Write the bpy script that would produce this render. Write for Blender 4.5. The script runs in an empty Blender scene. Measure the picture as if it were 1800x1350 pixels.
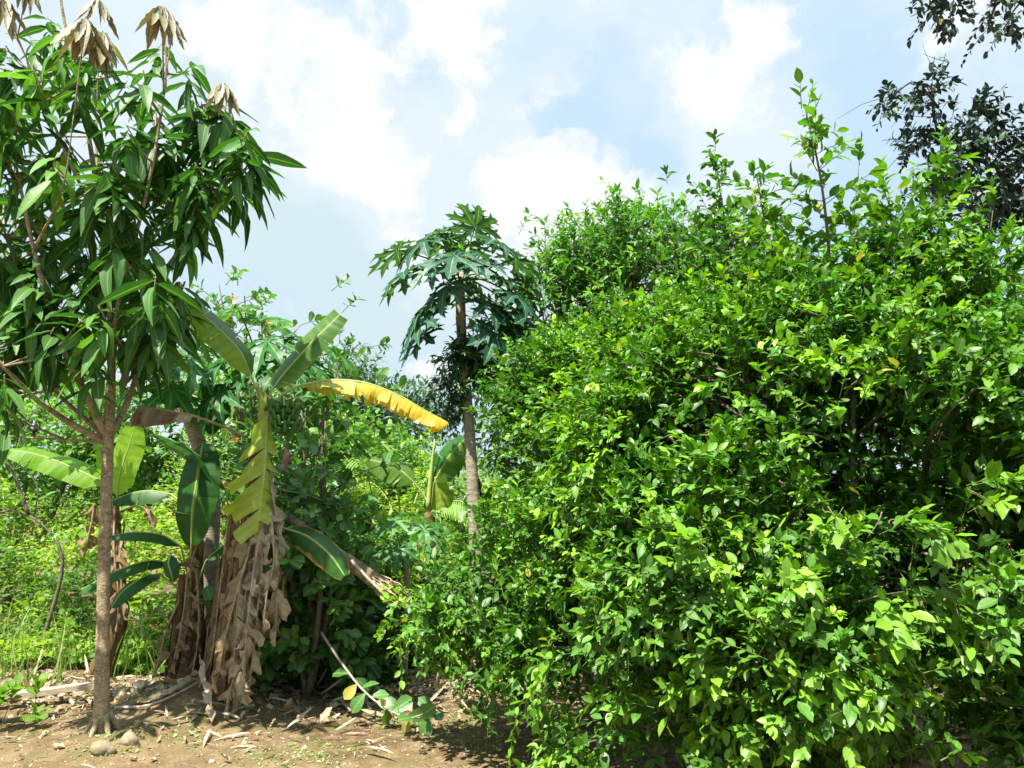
import bpy, math, random
import numpy as np
from mathutils import Vector, noise as mnoise

random.seed(7)
RNG = np.random.default_rng(11)
S = bpy.context.scene
C = S.collection
PI = math.pi

# ------------------------------------------------------------ camera
FOC = 1386.0; PITCH = math.radians(8.4); CAMH = 1.5
cam_d = bpy.data.cameras.new('camera'); cam = bpy.data.objects.new('camera', cam_d); C.objects.link(cam)
cam.location = (0, 0, CAMH); cam.rotation_euler = (PI/2 + PITCH, 0, 0)
cam_d.sensor_width = 36.0; cam_d.lens = FOC/1800*36.0
cam_d.clip_start = 0.05; cam_d.clip_end = 2000
S.camera = cam
def ray(px, py):
    dx = (px-900)/FOC; dz = (675-py)/FOC
    return np.array([dx, math.cos(PITCH)-dz*math.sin(PITCH), math.sin(PITCH)+dz*math.cos(PITCH)])
def P(px, py, Y):
    d = ray(px, py); return np.array([0, 0, CAMH]) + d*(Y/d[1])

# ------------------------------------------------------------ light
SUN_EL, SUN_AZ = math.radians(65), math.radians(-142)   # azimuth from +Y, clockwise
sd = np.array([math.sin(SUN_AZ)*math.cos(SUN_EL), math.cos(SUN_AZ)*math.cos(SUN_EL), math.sin(SUN_EL)])
sl = bpy.data.lights.new('sun', 'SUN'); sun = bpy.data.objects.new('sun', sl); C.objects.link(sun)
sl.energy = 5.0; sl.angle = math.radians(0.6); sl.color = (1.0, 0.965, 0.90)
sun.rotation_euler = Vector(sd).to_track_quat('Z', 'Y').to_euler(); sun.location = (0, 0, 20)
S.view_settings.view_transform = 'Standard'; S.view_settings.look = 'None'
S.view_settings.exposure = 1.45; S.view_settings.gamma = 1

W = bpy.data.worlds.new('World'); S.world = W; W.use_nodes = True
nt = W.node_tree; nt.nodes.clear()
class N:
    def __init__(s, nt): s.nt = nt
    def add(s, t, **k):
        n = s.nt.nodes.new(t)
        for a, b in k.items(): setattr(n, a, b)
        return n
    def link(s, a, b): s.nt.links.new(a, b)
    def val(s, sock, v):
        if isinstance(v, bpy.types.NodeSocket): s.link(v, sock)
        elif v is not None: sock.default_value = v
    def math(s, op, a, b=None, c=None, clamp=False):
        n = s.add('ShaderNodeMath', operation=op); n.use_clamp = clamp
        s.val(n.inputs[0], a)
        if b is not None: s.val(n.inputs[1], b)
        if c is not None: s.val(n.inputs[2], c)
        return n.outputs[0]
    def vmath(s, op, a, b=None):
        n = s.add('ShaderNodeVectorMath', operation=op); s.val(n.inputs[0], a)
        if b is not None: s.val(n.inputs[1], b)
        return n.outputs['Value'] if op in ('DISTANCE', 'DOT_PRODUCT', 'LENGTH') else n.outputs['Vector']
    def mix(s, f, a, b, mode='MIX'):
        n = s.add('ShaderNodeMix', data_type='RGBA', blend_type=mode); n.clamp_factor = True
        s.val(n.inputs[0], f)
        for i, v in ((6, a), (7, b)):
            if isinstance(v, (tuple, list)) and len(v) == 3: v = (*v, 1)
            s.val(n.inputs[i], v)
        return n.outputs[2]
    def noise(s, vec, scale, detail=4, rough=0.55, dist=0.0):
        n = s.add('ShaderNodeTexNoise'); s.val(n.inputs['Vector'], vec)
        n.inputs['Scale'].default_value = scale; n.inputs['Detail'].default_value = detail
        n.inputs['Roughness'].default_value = rough; n.inputs['Distortion'].default_value = dist
        return n.outputs['Fac']
    def rng(s, v, a, b, c=0.0, d=1.0, smooth=True):
        n = s.add('ShaderNodeMapRange', interpolation_type='SMOOTHSTEP' if smooth else 'LINEAR')
        s.val(n.inputs[0], v)
        for i, q in zip((1, 2, 3, 4), (a, b, c, d)): n.inputs[i].default_value = q
        return n.outputs[0]
n = N(nt)
tc = n.add('ShaderNodeTexCoord'); D = tc.outputs['Generated']
sky = n.add('ShaderNodeTexSky', sky_type='NISHITA'); sky.sun_disc = False
sky.sun_elevation = SUN_EL; sky.sun_rotation = SUN_AZ; sky.air_density = 1.0; sky.dust_density = 1.5; sky.ozone_density = 1.0
def blob(px, py, r, amp, soft=1.0):
    d = ray(px, py); d = d/np.linalg.norm(d)
    q = n.vmath('DISTANCE', warped, tuple(d))
    return n.math('MULTIPLY', n.rng(q, r*(1-0.75*soft)/FOC, r*1.2/FOC, 1, 0), amp)
wn = n.add('ShaderNodeTexNoise'); n.link(D, wn.inputs['Vector']); wn.inputs['Scale'].default_value = 7; wn.inputs['Detail'].default_value = 7
wn.inputs['Roughness'].default_value = 0.58
wo = n.vmath('SUBTRACT', wn.outputs['Color'], (0.5, 0.5, 0.5)); wsc = n.add('ShaderNodeVectorMath', operation='SCALE'); n.link(wo, wsc.inputs[0]); wsc.inputs['Scale'].default_value = 0.20
warped = n.vmath('ADD', D, wsc.outputs[0])
base = n.noise(n.vmath('MULTIPLY', D, (1, 1, 1.7)), 3.1, 9, 0.56, 0.3)
dens = n.math('ADD', n.math('MULTIPLY', base, 2.4), -1.0)
for b in ((1000, 80, 250, .3), (1300, 300, 200, .3), (300, 150, 300, .3), (640, 500, 420, .55), (860, 120, 330, .25), (1290, 200, 160, .3), (1750, 100, 160, .3), (1180, 400, 220, .4)): dens = n.math('ADD', dens, blob(*b))
for b in ((1150, 262, 80, -.7), (1500, 190, 230, -.35), (1010, 235, 110, -.3), (735, 70, 90, -.15)): dens = n.math('ADD', dens, blob(*b))
veil = n.rng(dens, -0.05, 0.75, .30, .97)
fine = n.noise(n.vmath('MULTIPLY', warped, (1, 1, 1.3)), 6.5, 9, 0.60, 0.1)
cum = n.math('ADD', n.math('MULTIPLY', fine, 2.2), -1.36)
for b in ((1075, 320, 120, .75), (960, 350, 90, .45), (965, 165, 85, .6), (800, 60, 120, .5), (860, 250, 110, .45), (1180, 110, 90, .45), (1620, 70, 120, .5), (1400, 250, 80, .35), (1300, 60, 120, .55), (1270, 200, 100, .5), (520, 130, 170, .55), (600, 260, 100, .5), (690, 260, 90, .55), (420, 250, 90, .3), (720, 400, 90, .5), (400, 40, 90, .4), (820, 170, 80, .35), (640, 120, 90, .35), (1000, 20, 90, .4), (1560, 290, 70, .35),
          (740, 660, 60, .6), (640, 620, 60, .3), (1050, 80, 60, .3), (1750, 60, 110, .35), (900, 400, 90, .4), (450, 560, 120, .3)): cum = n.math('ADD', cum, blob(*b))
cumf = n.rng(cum, -.02, .34, 0, .95)
inner = n.noise(n.vmath('ADD', warped, (0.03, 0.0, -0.04)), 9, 8, 0.62, 0.2)
csh = n.rng(n.math('ADD', inner, n.math('MULTIPLY', cum, .25)), .42, .66)
greyb = blob(470, 440, 190, .8)
for b in ((680, 590, 130, .8), (360, 120, 110, .6), (560, 520, 150, .6), (1060, 380, 70, .4)): greyb = n.math('ADD', greyb, blob(*b), clamp=True)
vt = n.noise(n.vmath('ADD', warped, (0.5, 0.2, 0.1)), 3.6, 9, 0.62, 0.3)
greyb = n.math('ADD', greyb, n.rng(vt, .50, .68, 0, .75), clamp=True)
veilc = n.mix(greyb, (4.5, 5.1, 5.5), (3.8, 4.6, 4.95))
sk = n.mix(0.85, sky.outputs[0], (3.1, 4.5, 5.8))
cumc = n.mix(csh, (4.25, 4.85, 5.25), (5.7, 5.8, 5.9))
final = n.mix(cumf, n.mix(veil, sk, veilc), cumc)
zz = n.add('ShaderNodeSeparateXYZ'); n.link(D, zz.inputs[0])       # sky brightened high overhead, above the view, added as fill light
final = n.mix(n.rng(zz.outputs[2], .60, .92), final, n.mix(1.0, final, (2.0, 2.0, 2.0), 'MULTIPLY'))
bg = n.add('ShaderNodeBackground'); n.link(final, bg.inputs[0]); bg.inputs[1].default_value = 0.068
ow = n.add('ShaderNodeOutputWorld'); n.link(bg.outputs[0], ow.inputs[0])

# ------------------------------------------------------------ materials
def mat(name):
    m = bpy.data.materials.new(name); m.use_nodes = True; m.node_tree.nodes.clear()
    k = N(m.node_tree); k.o = k.add('ShaderNodeOutputMaterial'); return m, k
def attr(k, nm):
    a = k.add('ShaderNodeAttribute'); a.attribute_name = nm
    x = k.add('ShaderNodeSeparateXYZ'); k.link(a.outputs['Vector'], x.inputs[0]); return x.outputs
def leaf_mat(name, a, b, young, transl=0.35, rough=0.42, rib=0.5, back=1.35, stripes=0.0, patch=None, edge=None, spec=0.5, sk=0.42):
    m, k = mat(name)
    c = attr(k, 'lcol'); u = attr(k, 'luv')
    col = k.mix(c[0], a, b)
    col = k.mix(c[1], col, young)
    col = k.mix(k.math('MULTIPLY', c[2], .8), col, (0.42, 0.34, 0.05))
    geo = k.add('ShaderNodeNewGeometry')
    nz = k.noise(geo.outputs['Position'], 22, 3)
    col = k.mix(k.rng(nz, 0.3, 0.7, 0.0, 0.35), col, k.mix(0.5, col, (0.01, 0.03, 0.004)))
    if patch:
        col = k.mix(k.rng(k.noise(geo.outputs['Position'], 9, 5), 0.56, 0.66, 0, 0.85), col, patch)
    av = k.math('ABSOLUTE', u[1])
    if edge:
        e = k.math('ADD', av, k.math('MULTIPLY', k.math('SUBTRACT', k.noise(geo.outputs['Position'], 14, 5), 0.5), 0.9))
        col = k.mix(k.rng(e, 0.82, 0.98), col, edge)
    hgt = None
    if stripes:
        w = k.math('SINE', k.math('MULTIPLY', u[0], stripes))
        nn = k.noise(k.vmath('MULTIPLY', _cx(k, u[0]), (1, 1, 1)), stripes*0.3, 4)
        st = k.math('ADD', k.math('MULTIPLY', w, 0.25), k.math('MULTIPLY', nn, 1.2))
        col = k.mix(k.rng(st, 0.3, 0.95, 0, sk), col, k.mix(0.8, col, (0.72, 0.62, 0.35), 'MULTIPLY'))
        hgt = st
    if rib: col = k.mix(k.rng(av, 0.04, 0.12, rib, 0), col, k.mix(0.5, young, (0.35, 0.45, 0.15)))
    if back != 1: 
        bc = k.mix(0.18, col, (0.22, 0.40, 0.10)); col = k.mix(geo.outputs['Backfacing'], col, bc)
    p = k.add('ShaderNodeBsdfPrincipled'); k.link(col, p.inputs['Base Color'])
    p.inputs['Roughness'].default_value = rough; p.inputs['Specular IOR Level'].default_value = spec
    t = k.add('ShaderNodeBsdfTranslucent'); 
    k.link(k.mix(0.65, col, k.mix(1.0, col, (1.6, 1.9, 0.35), 'MULTIPLY')), t.inputs[0])
    if hgt is not None or True:
        bp = k.add('ShaderNodeBump'); bp.inputs['Strength'].default_value = 0.35; bp.inputs['Distance'].default_value = 0.004
        k.link(hgt if hgt is not None else k.noise(geo.outputs['Position'], 60, 2), bp.inputs['Height'])
        k.link(bp.outputs[0], p.inputs['Normal'])
    x = k.add('ShaderNodeMixShader'); x.inputs[0].default_value = transl
    k.link(p.outputs[0], x.inputs[1]); k.link(t.outputs[0], x.inputs[2]); k.link(x.outputs[0], k.o.inputs[0])
    return m
def _cx(k, s):
    c = k.add('ShaderNodeCombineXYZ'); k.link(s, c.inputs[0]); return c.outputs[0]
def bark_mat(name, a, b, c=None, scale=18, stretch=(1, 1, 1), bump=0.6, rough=0.9, spots=True, moss=None):
    m, k = mat(name)
    geo = k.add('ShaderNodeNewGeometry'); pos = k.vmath('MULTIPLY', geo.outputs['Position'], stretch)
    n1 = k.noise(pos, scale, 7, 0.65, 0.6); n2 = k.noise(pos, scale*4, 4, 0.6)
    col = k.mix(k.rng(n1, 0.32, 0.68), a, b)
    if c: col = k.mix(k.rng(n2, 0.54, 0.66, 0, 0.8), col, c)
    if moss: col = k.mix(k.rng(k.noise(geo.outputs['Position'], 5, 5), 0.52, 0.66, 0, 0.7), col, moss)
    p = k.add('ShaderNodeBsdfPrincipled'); k.link(col, p.inputs['Base Color']); p.inputs['Roughness'].default_value = rough
    p.inputs['Specular IOR Level'].default_value = 0.2
    bp = k.add('ShaderNodeBump'); bp.inputs['Strength'].default_value = bump; bp.inputs['Distance'].default_value = 0.01
    k.link(k.math('ADD', n1, k.math('MULTIPLY', n2, 0.5)), bp.inputs['Height']); k.link(bp.outputs[0], p.inputs['Normal'])
    k.link(p.outputs[0], k.o.inputs[0]); return m

M = {}
M['lime'] = leaf_mat('lime_leaf', (0.013, 0.068, 0.004), (0.055, 0.20, 0.008), (0.30, 0.54, 0.016), 0.30, 0.42, 0.25, spec=.35)
M['shrub'] = leaf_mat('shrub_leaf', (0.03, 0.11, 0.018), (0.06, 0.22, 0.018), (0.24, 0.46, 0.03), 0.35, 0.42, 0.3, spec=.35)
M['mango'] = leaf_mat('mango_leaf', (0.011, 0.048, 0.018), (0.032, 0.12, 0.028), (0.15, 0.35, 0.03), 0.30, 0.47, 0.6, spec=.25)
M['wilt'] = leaf_mat('wilted_leaf', (0.15, 0.09, 0.066), (0.27, 0.185, 0.145), (0.34, 0.25, 0.20), 0.18, 0.6, 0.4, stripes=70)
M['cashew'] = leaf_mat('cashew_leaf', (0.026, 0.095, 0.018), (0.055, 0.18, 0.03), (0.17, 0.33, 0.04), 0.28, 0.38, 0.7)
M['flush'] = leaf_mat('red_new_leaf', (0.30, 0.10, 0.035), (0.35, 0.17, 0.05), (0.40, 0.24, 0.08), 0.35, 0.4, 0.5)
M['yellowleaf'] = leaf_mat('yellow_round_leaf', (0.50, 0.36, 0.03), (0.40, 0.36, 0.04), (0.55, 0.40, 0.05), 0.3, 0.45, 0.5, patch=(0.25, 0.12, 0.03))
M['papaya'] = leaf_mat('papaya_leaf', (0.014, 0.065, 0.040), (0.03, 0.11, 0.06), (0.08, 0.20, 0.10), 0.25, 0.45, 0.8, spec=.3)
M['papaya_b'] = leaf_mat('papaya_fresh_leaf', (0.022, 0.11, 0.025), (0.045, 0.18, 0.035), (0.14, 0.32, 0.08), 0.32, 0.45, 0.8, spec=.3)
M['dark'] = leaf_mat('dark_tree_leaf', (0.008, 0.022, 0.034), (0.014, 0.036, 0.045), (0.02, 0.06, 0.05), 0.06, 0.55, 0.2)
M['vine'] = leaf_mat('vine_leaf', (0.012, 0.05, 0.022), (0.022, 0.085, 0.035), (0.06, 0.16, 0.04), 0.2, 0.45, 0.2)
M['weed'] = leaf_mat('weed_leaf', (0.055, 0.14, 0.012), (0.13, 0.27, 0.02), (0.42, 0.50, 0.07), 0.45, 0.5, 0.2, spec=.3)
M['far'] = leaf_mat('far_leaf', (0.07, 0.19, 0.03), (0.12, 0.28, 0.04), (0.28, 0.44, 0.07), 0.45, 0.5, 0.0)
M['fardark'] = leaf_mat('far_dark_leaf', (0.03, 0.08, 0.05), (0.05, 0.12, 0.07), (0.08, 0.17, 0.08), 0.3, 0.5, 0.0)
M['grass'] = leaf_mat('grass_blade', (0.10, 0.22, 0.03), (0.16, 0.30, 0.05), (0.38, 0.42, 0.16), 0.35, 0.5, 0.0)
M['ban'] = leaf_mat('banana_green', (0.030, 0.12, 0.015), (0.05, 0.17, 0.02), (0.26, 0.36, 0.03), 0.38, 0.36, 0.8, stripes=85)
M['ban_dark'] = leaf_mat('banana_dark_green', (0.018, 0.085, 0.008), (0.030, 0.125, 0.010), (0.05, 0.16, 0.015), 0.25, 0.45, 0.9, stripes=85, spec=.28)
M['ban_burnt'] = leaf_mat('banana_burnt_edge', (0.03, 0.12, 0.015), (0.05, 0.17, 0.02), (0.10, 0.22, 0.03), 0.35, 0.36, 0.8, stripes=85, edge=(0.40, 0.24, 0.06))
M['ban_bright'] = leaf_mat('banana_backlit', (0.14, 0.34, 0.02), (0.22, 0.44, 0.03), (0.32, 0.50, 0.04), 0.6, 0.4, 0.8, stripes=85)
M['ban_pale'] = leaf_mat('banana_ageing', (0.30, 0.42, 0.04), (0.40, 0.50, 0.06), (0.44, 0.44, 0.06), 0.35, 0.42, 0.6, stripes=85)
M['ban_yellow'] = leaf_mat('banana_yellow', (0.40, 0.46, 0.05), (0.50, 0.48, 0.06), (0.74, 0.50, 0.02), 0.4, 0.42, 0.5, back=1, stripes=150, sk=.8, patch=(0.60, 0.36, 0.03), edge=(0.50, 0.30, 0.06))
M['ban_dead'] = leaf_mat('banana_dead_grey', (0.22, 0.165, 0.115), (0.60, 0.51, 0.40), (0.42, 0.34, 0.24), 0.2, 0.75, 0.3, back=1, stripes=120, patch=(0.20, 0.12, 0.06), spec=0.2, sk=.7)
M['ban_brown'] = leaf_mat('banana_dead_brown', (0.20, 0.12, 0.055), (0.36, 0.25, 0.13), (0.40, 0.30, 0.18), 0.2, 0.7, 0.3, back=1, stripes=120, patch=(0.07, 0.035, 0.015), spec=0.2)
M['litter'] = leaf_mat('litter_leaf', (0.14, 0.08, 0.045), (0.36, 0.26, 0.16), (0.50, 0.42, 0.30), 0.1, 0.8, 0.2, back=1, spec=0.2)
M['palm'] = leaf_mat('palm_leaflet', (0.10, 0.24, 0.03), (0.18, 0.34, 0.04), (0.36, 0.42, 0.10), 0.35, 0.4, 0.4)
M['bark'] = bark_mat('mango_bark', (0.17, 0.125, 0.07), (0.37, 0.28, 0.165), (0.52, 0.44, 0.30), 16, (1, 1, 1.3), 0.9, moss=(0.13, 0.13, 0.07))
M['twig'] = bark_mat('twig_bark', (0.08, 0.07, 0.04), (0.20, 0.17, 0.12), None, 30)
M['greentwig'] = bark_mat('green_twig', (0.06, 0.12, 0.02), (0.12, 0.18, 0.05), None, 30)
M['darktwig'] = bark_mat('dark_twig', (0.02, 0.018, 0.02), (0.06, 0.05, 0.045), None, 20)
M['papbark'] = bark_mat('papaya_bark', (0.26, 0.21, 0.15), (0.42, 0.36, 0.27), (0.15, 0.11, 0.08), 10, (1, 1, 5), 1.0)
M['stem'] = bark_mat('banana_stem', (0.04, 0.027, 0.014), (0.24, 0.13, 0.055), (0.38, 0.29, 0.18), 14, (6, 6, 0.55), 1.0)
M['stemgreen'] = bark_mat('banana_stem_green', (0.18, 0.25, 0.03), (0.38, 0.40, 0.08), None, 8, (5, 5, 0.6), 0.2, 0.45)
M['rib'] = bark_mat('midrib', (0.28, 0.36, 0.08), (0.40, 0.45, 0.14), None, 10, bump=0.1, rough=0.45)
M['ribdead'] = bark_mat('midrib_dead', (0.20, 0.14, 0.08), (0.42, 0.34, 0.22), None, 14, bump=0.4)
M['fruit'] = bark_mat('green_fruit', (0.03, 0.10, 0.02), (0.07, 0.18, 0.035), None, 8, bump=0.1, rough=0.45)
M['bud'] = bark_mat('flower_bud', (0.16, 0.06, 0.07), (0.30, 0.14, 0.13), None, 9, bump=0.2, rough=0.5)
M['log'] = bark_mat('log_bark', (0.10, 0.065, 0.035), (0.28, 0.20, 0.12), (0.40, 0.32, 0.2), 12, (3, 1, 3), 1.0)
M['straw'] = bark_mat('straw', (0.38, 0.28, 0.16), (0.60, 0.50, 0.34), None, 25)
M['plank'] = bark_mat('plank', (0.34, 0.26, 0.16), (0.50, 0.42, 0.29), None, 10, (0.4, 6, 6), 0.5)
M['stone'] = bark_mat('stone', (0.17, 0.13, 0.075), (0.30, 0.24, 0.15), (0.36, 0.32, 0.24), 9, moss=(0.14, 0.14, 0.05))
M['stick'] = bark_mat('stick', (0.26, 0.2, 0.14), (0.50, 0.43, 0.34), None, 25)
M['white'] = bark_mat('white_scrap', (0.7, 0.7, 0.68), (0.8, 0.8, 0.8), None, 5, bump=0.1)
def soil_mat():
    m, k = mat('soil'); geo = k.add('ShaderNodeNewGeometry'); p0 = geo.outputs['Position']
    a = k.noise(p0, 1.3, 8, 0.6, 0.4); b = k.noise(p0, 38, 6, 0.7); c = k.noise(p0, 9, 6, 0.65); d = k.noise(p0, 3.2, 7, 0.6, 0.5)
    col = k.mix(k.rng(a, 0.35, 0.65), (0.098, 0.064, 0.030), (0.175, 0.122, 0.060))
    col = k.mix(k.rng(c, 0.42, 0.66, 0, 0.75), col, (0.25, 0.18, 0.095))
    col = k.mix(k.rng(d, 0.52, 0.64, 0, 0.55), col, (0.13, 0.125, 0.045))
    col = k.mix(k.rng(b, 0.6, 0.72, 0, 0.8), col, (0.36, 0.28, 0.18))
    col = k.mix(k.rng(b, 0.40, 0.30, 0, 0.7), col, (0.06, 0.036, 0.018))
    p = k.add('ShaderNodeBsdfPrincipled'); k.link(col, p.inputs['Base Color']); p.inputs['Roughness'].default_value = 0.95
    p.inputs['Specular IOR Level'].default_value = 0.15
    bp = k.add('ShaderNodeBump'); bp.inputs['Strength'].default_value = 0.9; bp.inputs['Distance'].default_value = 0.02
    k.link(k.math('ADD', b, k.math('MULTIPLY', c, 1.6)), bp.inputs['Height']); k.link(bp.outputs[0], p.inputs['Normal'])
    k.link(p.outputs[0], k.o.inputs[0]); return m
M['soil'] = soil_mat()

# ------------------------------------------------------------ mesh tools
def nrm(a):
    a = np.asarray(a, float); l = np.linalg.norm(a, axis=-1, keepdims=True); return a/np.maximum(l, 1e-9)
class MB:
    def __init__(s): s.v = []; s.q = []; s.t = []; s.uv = []; s.c = []; s.n = 0
    def add(s, v, quads=None, tris=None, uv=None, col=None):
        v = np.asarray(v, np.float32).reshape(-1, 3); m = len(v)
        s.v.append(v)
        s.uv.append(np.zeros((m, 3), np.float32) if uv is None else np.asarray(uv, np.float32).reshape(-1, 3))
        s.c.append(np.tile(np.array([0.5, 0, 0], np.float32), (m, 1)) if col is None else np.asarray(col, np.float32).reshape(-1, 3))
        if quads is not None and len(quads): s.q.append(np.asarray(quads, np.int32).reshape(-1, 4)+s.n)
        if tris is not None and len(tris): s.t.append(np.asarray(tris, np.int32).reshape(-1, 3)+s.n)
        s.n += m
    def build(s, name, material, parent=None, smooth=True):
        v = np.concatenate(s.v); me = bpy.data.meshes.new(name)
        q = np.concatenate(s.q) if s.q else np.zeros((0, 4), np.int32); t = np.concatenate(s.t) if s.t else np.zeros((0, 3), np.int32)
        me.vertices.add(len(v)); me.vertices.foreach_set('co', v.ravel())
        li = np.concatenate([q.ravel(), t.ravel()]); me.loops.add(len(li)); me.loops.foreach_set('vertex_index', li)
        npoly = len(q)+len(t); me.polygons.add(npoly)
        st = np.concatenate([np.arange(len(q))*4, len(q)*4+np.arange(len(t))*3]).astype(np.int32)
        me.polygons.foreach_set('loop_start', st)
        me.polygons.foreach_set('loop_total', np.concatenate([np.full(len(q), 4), np.full(len(t), 3)]).astype(np.int32))
        a = me.attributes.new('luv', 'FLOAT_VECTOR', 'POINT'); a.data.foreach_set('vector', np.concatenate(s.uv).ravel())
        a = me.attributes.new('lcol', 'FLOAT_VECTOR', 'POINT'); a.data.foreach_set('vector', np.concatenate(s.c).ravel())
        me.update(calc_edges=True); me.validate()
        me.polygons.foreach_set('use_smooth', np.full(len(me.polygons), smooth))
        me.materials.append(M[material] if isinstance(material, str) else material)
        o = bpy.data.objects.new(name, me); C.objects.link(o)
        if parent is not None:
            o.parent = parent
            l = np.array(parent.matrix_world_loc) if hasattr(parent, 'matrix_world_loc') else np.array(ORG.get(parent.name, (0, 0, 0)))
            g = v - l.astype(np.float32); me.vertices.foreach_set('co', g.ravel()); me.update()
            ORG[o.name] = l
        return o
ORG = {}
def thing(name, label, cat, loc, group=None):
    o = bpy.data.objects.new(name, None); C.objects.link(o); o.location = tuple(map(float, loc)); o.empty_display_size = 0.1
    ORG[o.name] = np.array(loc, float); o['label'] = label; o['category'] = cat
    if group: o['group'] = group
    return o
def tag(o, label=None, cat=None, group=None, kind=None):
    if label: o['label'] = label
    if cat: o['category'] = cat
    if group: o['group'] = group
    if kind: o['kind'] = kind
    return o
def spl(pts, n):
    p = np.asarray(pts, float)
    if len(p) == 2: return p[0]+(p[1]-p[0])*np.linspace(0, 1, n)[:, None]
    e = np.vstack([2*p[0]-p[1], p, 2*p[-1]-p[-2]]); k = len(p)-1
    d = np.linalg.norm(np.diff(p, axis=0), axis=1); cs = np.concatenate([[0], np.cumsum(d)])
    out = []
    for s_ in np.linspace(0, cs[-1], n):
        i = min(max(np.searchsorted(cs, s_, side='right')-1, 0), k-1); f = (s_-cs[i])/max(d[i], 1e-9)
        a, b, c, d_ = e[i], e[i+1], e[i+2], e[i+3]
        out.append(0.5*((2*b)+(-a+c)*f+(2*a-5*b+4*c-d_)*f*f+(-a+3*b-3*c+d_)*f**3))
    return np.array(out)
def tube(mb, pts, r, sides=6, rnd=0.5, wob=0.0, cap=True):
    p = np.asarray(pts, float); k = len(p)
    r = np.interp(np.linspace(0, 1, k), np.linspace(0, 1, len(r)), r) if hasattr(r, '__len__') else np.full(k, r)
    T = nrm(np.gradient(p, axis=0)); a = np.array([0, 0, 1.]) if abs(T[0][2]) < .9 else np.array([1., 0, 0])
    X = nrm(np.cross(a, T[0])); vs = []
    for i in range(k):
        X = nrm(X-T[i]*np.dot(X, T[i])); Y = np.cross(T[i], X); an = np.arange(sides)*2*PI/sides
        rr = r[i]*(1+wob*RNG.normal(size=sides)) if wob else np.full(sides, r[i])
        vs.append(p[i]+(np.cos(an)*rr)[:, None]*X+(np.sin(an)*rr)[:, None]*Y)
    v = np.concatenate(vs); q = []
    for i in range(k-1):
        for j in range(sides):
            b = (j+1) % sides; q.append((i*sides+j, i*sides+b, (i+1)*sides+b, (i+1)*sides+j))
    t = []
    if cap:
        v = np.vstack([v, p[0], p[-1]]); m = k*sides
        for j in range(sides):
            b = (j+1) % sides; t.append((m, b, j)); t.append((m+1, (k-1)*sides+j, (k-1)*sides+b))
    mb.add(v, q, t, col=np.tile([rnd, 0, 0], (len(v), 1)))
def gz(x, y):
    z = 0.03*mnoise.noise(Vector((x*1.3, y*1.3, 0)))+0.10*mnoise.noise(Vector((x*.25, y*.25, 4)))*min(1, max(0, (y-6)/4))
    for cx, cy, h, r in MOUNDS: z += h*math.exp(-((x-cx)**2+(y-cy)**2)/(r*r))
    return z
def ground_hit(px, py):
    d = ray(px, py); t = CAMH/-d[2]; return d[0]*t, d[1]*t
MOUNDS = []
mx, my = ground_hit(330, 1262); MOUNDS.append((mx, my+0.1, 0.22, 0.55))
mx, my = ground_hit(180, 1320); MOUNDS.append((mx, my, 0.05, 0.35))
def Gp(px, py, dz=0.0):
    x, y = ground_hit(px, py); return np.array([x, y, gz(x, y)+dz])
def onG(px, Y, dz=0.0):
    x = (px-900)/FOC*Y/math.cos(PITCH)*1.0; return np.array([x, Y, gz(x, Y)+dz])

# leaf templates: vertices (x along, y across, z up), faces, uv
def leaf_tpl(rows, half, shape, fold=0.25, curl=0.2, wave=0.0, twist=0.0):
    v = [(0, 0, 0)]; uv = [(0, 0, 0)]; t_ = np.linspace(0, 1, rows+1)
    for i in range(1, rows):
        t = t_[i]; w = half*shape(t); z = -curl*t*t; e = fold*w+wave*math.sin(i*2.4)*w
        tw = twist*t
        for s_ in (-1, 0, 1):
            y = s_*w; zz = z+(e if s_ else 0)
            v.append((t-0.15*curl*t*t, y*math.cos(tw)-zz*0*tw, zz+y*math.sin(tw))); uv.append((t, s_, 0))
    v.append((1-0.15*curl, 0, -curl)); uv.append((1, 0, 0)); e = len(v)-1
    q = []; tr = [(0, 2, 1), (0, 3, 2)]
    for i in range(rows-2):
        a = 1+3*i; b = a+3; q += [(a, a+1, b+1, b), (a+1, a+2, b+2, b+1)]
    a = 1+3*(rows-2); tr += [(a, a+1, e), (a+1, a+2, e)]
    return np.array(v), np.array(q).reshape(-1, 4), np.array(tr), np.array(uv)
ell = lambda t: math.sin(PI*min(1, t**0.85))**0.8
lanc = lambda t: math.sin(PI*t**0.8)**0.9
obov = lambda t: math.sin(PI*min(0.985, t**1.5))**0.6
T_LIME = [leaf_tpl(4, .27, ell, .3, c, w, tw) for c, w, tw in ((.05, 0, 0), (.2, .1, .2), (.35, 0, -.25), (-.08, .1, .1))]
T_NARROW = [leaf_tpl(4, .17, lanc, .3, c, 0, tw) for c, tw in ((.05, 0), (.2, .2), (.35, -.2))]
T_MANGO = [leaf_tpl(7, .125, lanc, .35, c, .12, tw) for c, tw in ((.12, .1), (.35, .3), (.6, -.3), (.2, -.15))]
T_CASH = [leaf_tpl(5, .31, obov, .2, c, .08, tw) for c, tw in ((.05, 0), (.2, .2), (.3, -.2))]
T_SMALL = [leaf_tpl(2, .27, ell, .2, c) for c in (.05, .3)]
T_BLADE = [leaf_tpl(5, .018, lambda t: 1-t*.8, .3, c, 0, tw) for c, tw in ((.25, .1), (.6, .3), (.9, -.3))]
T_LEAFLET = [leaf_tpl(3, .03, lambda t: (1-t)**.3, .4, c) for c in (.1, .25)]
T_DRY = [leaf_tpl(4, .25, ell, f, c, w, tw) for f, c, w, tw in ((.6, .4, .5, .4), (-.5, .5, .3, -.5), (.9, -.3, .4, .2))]
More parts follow.
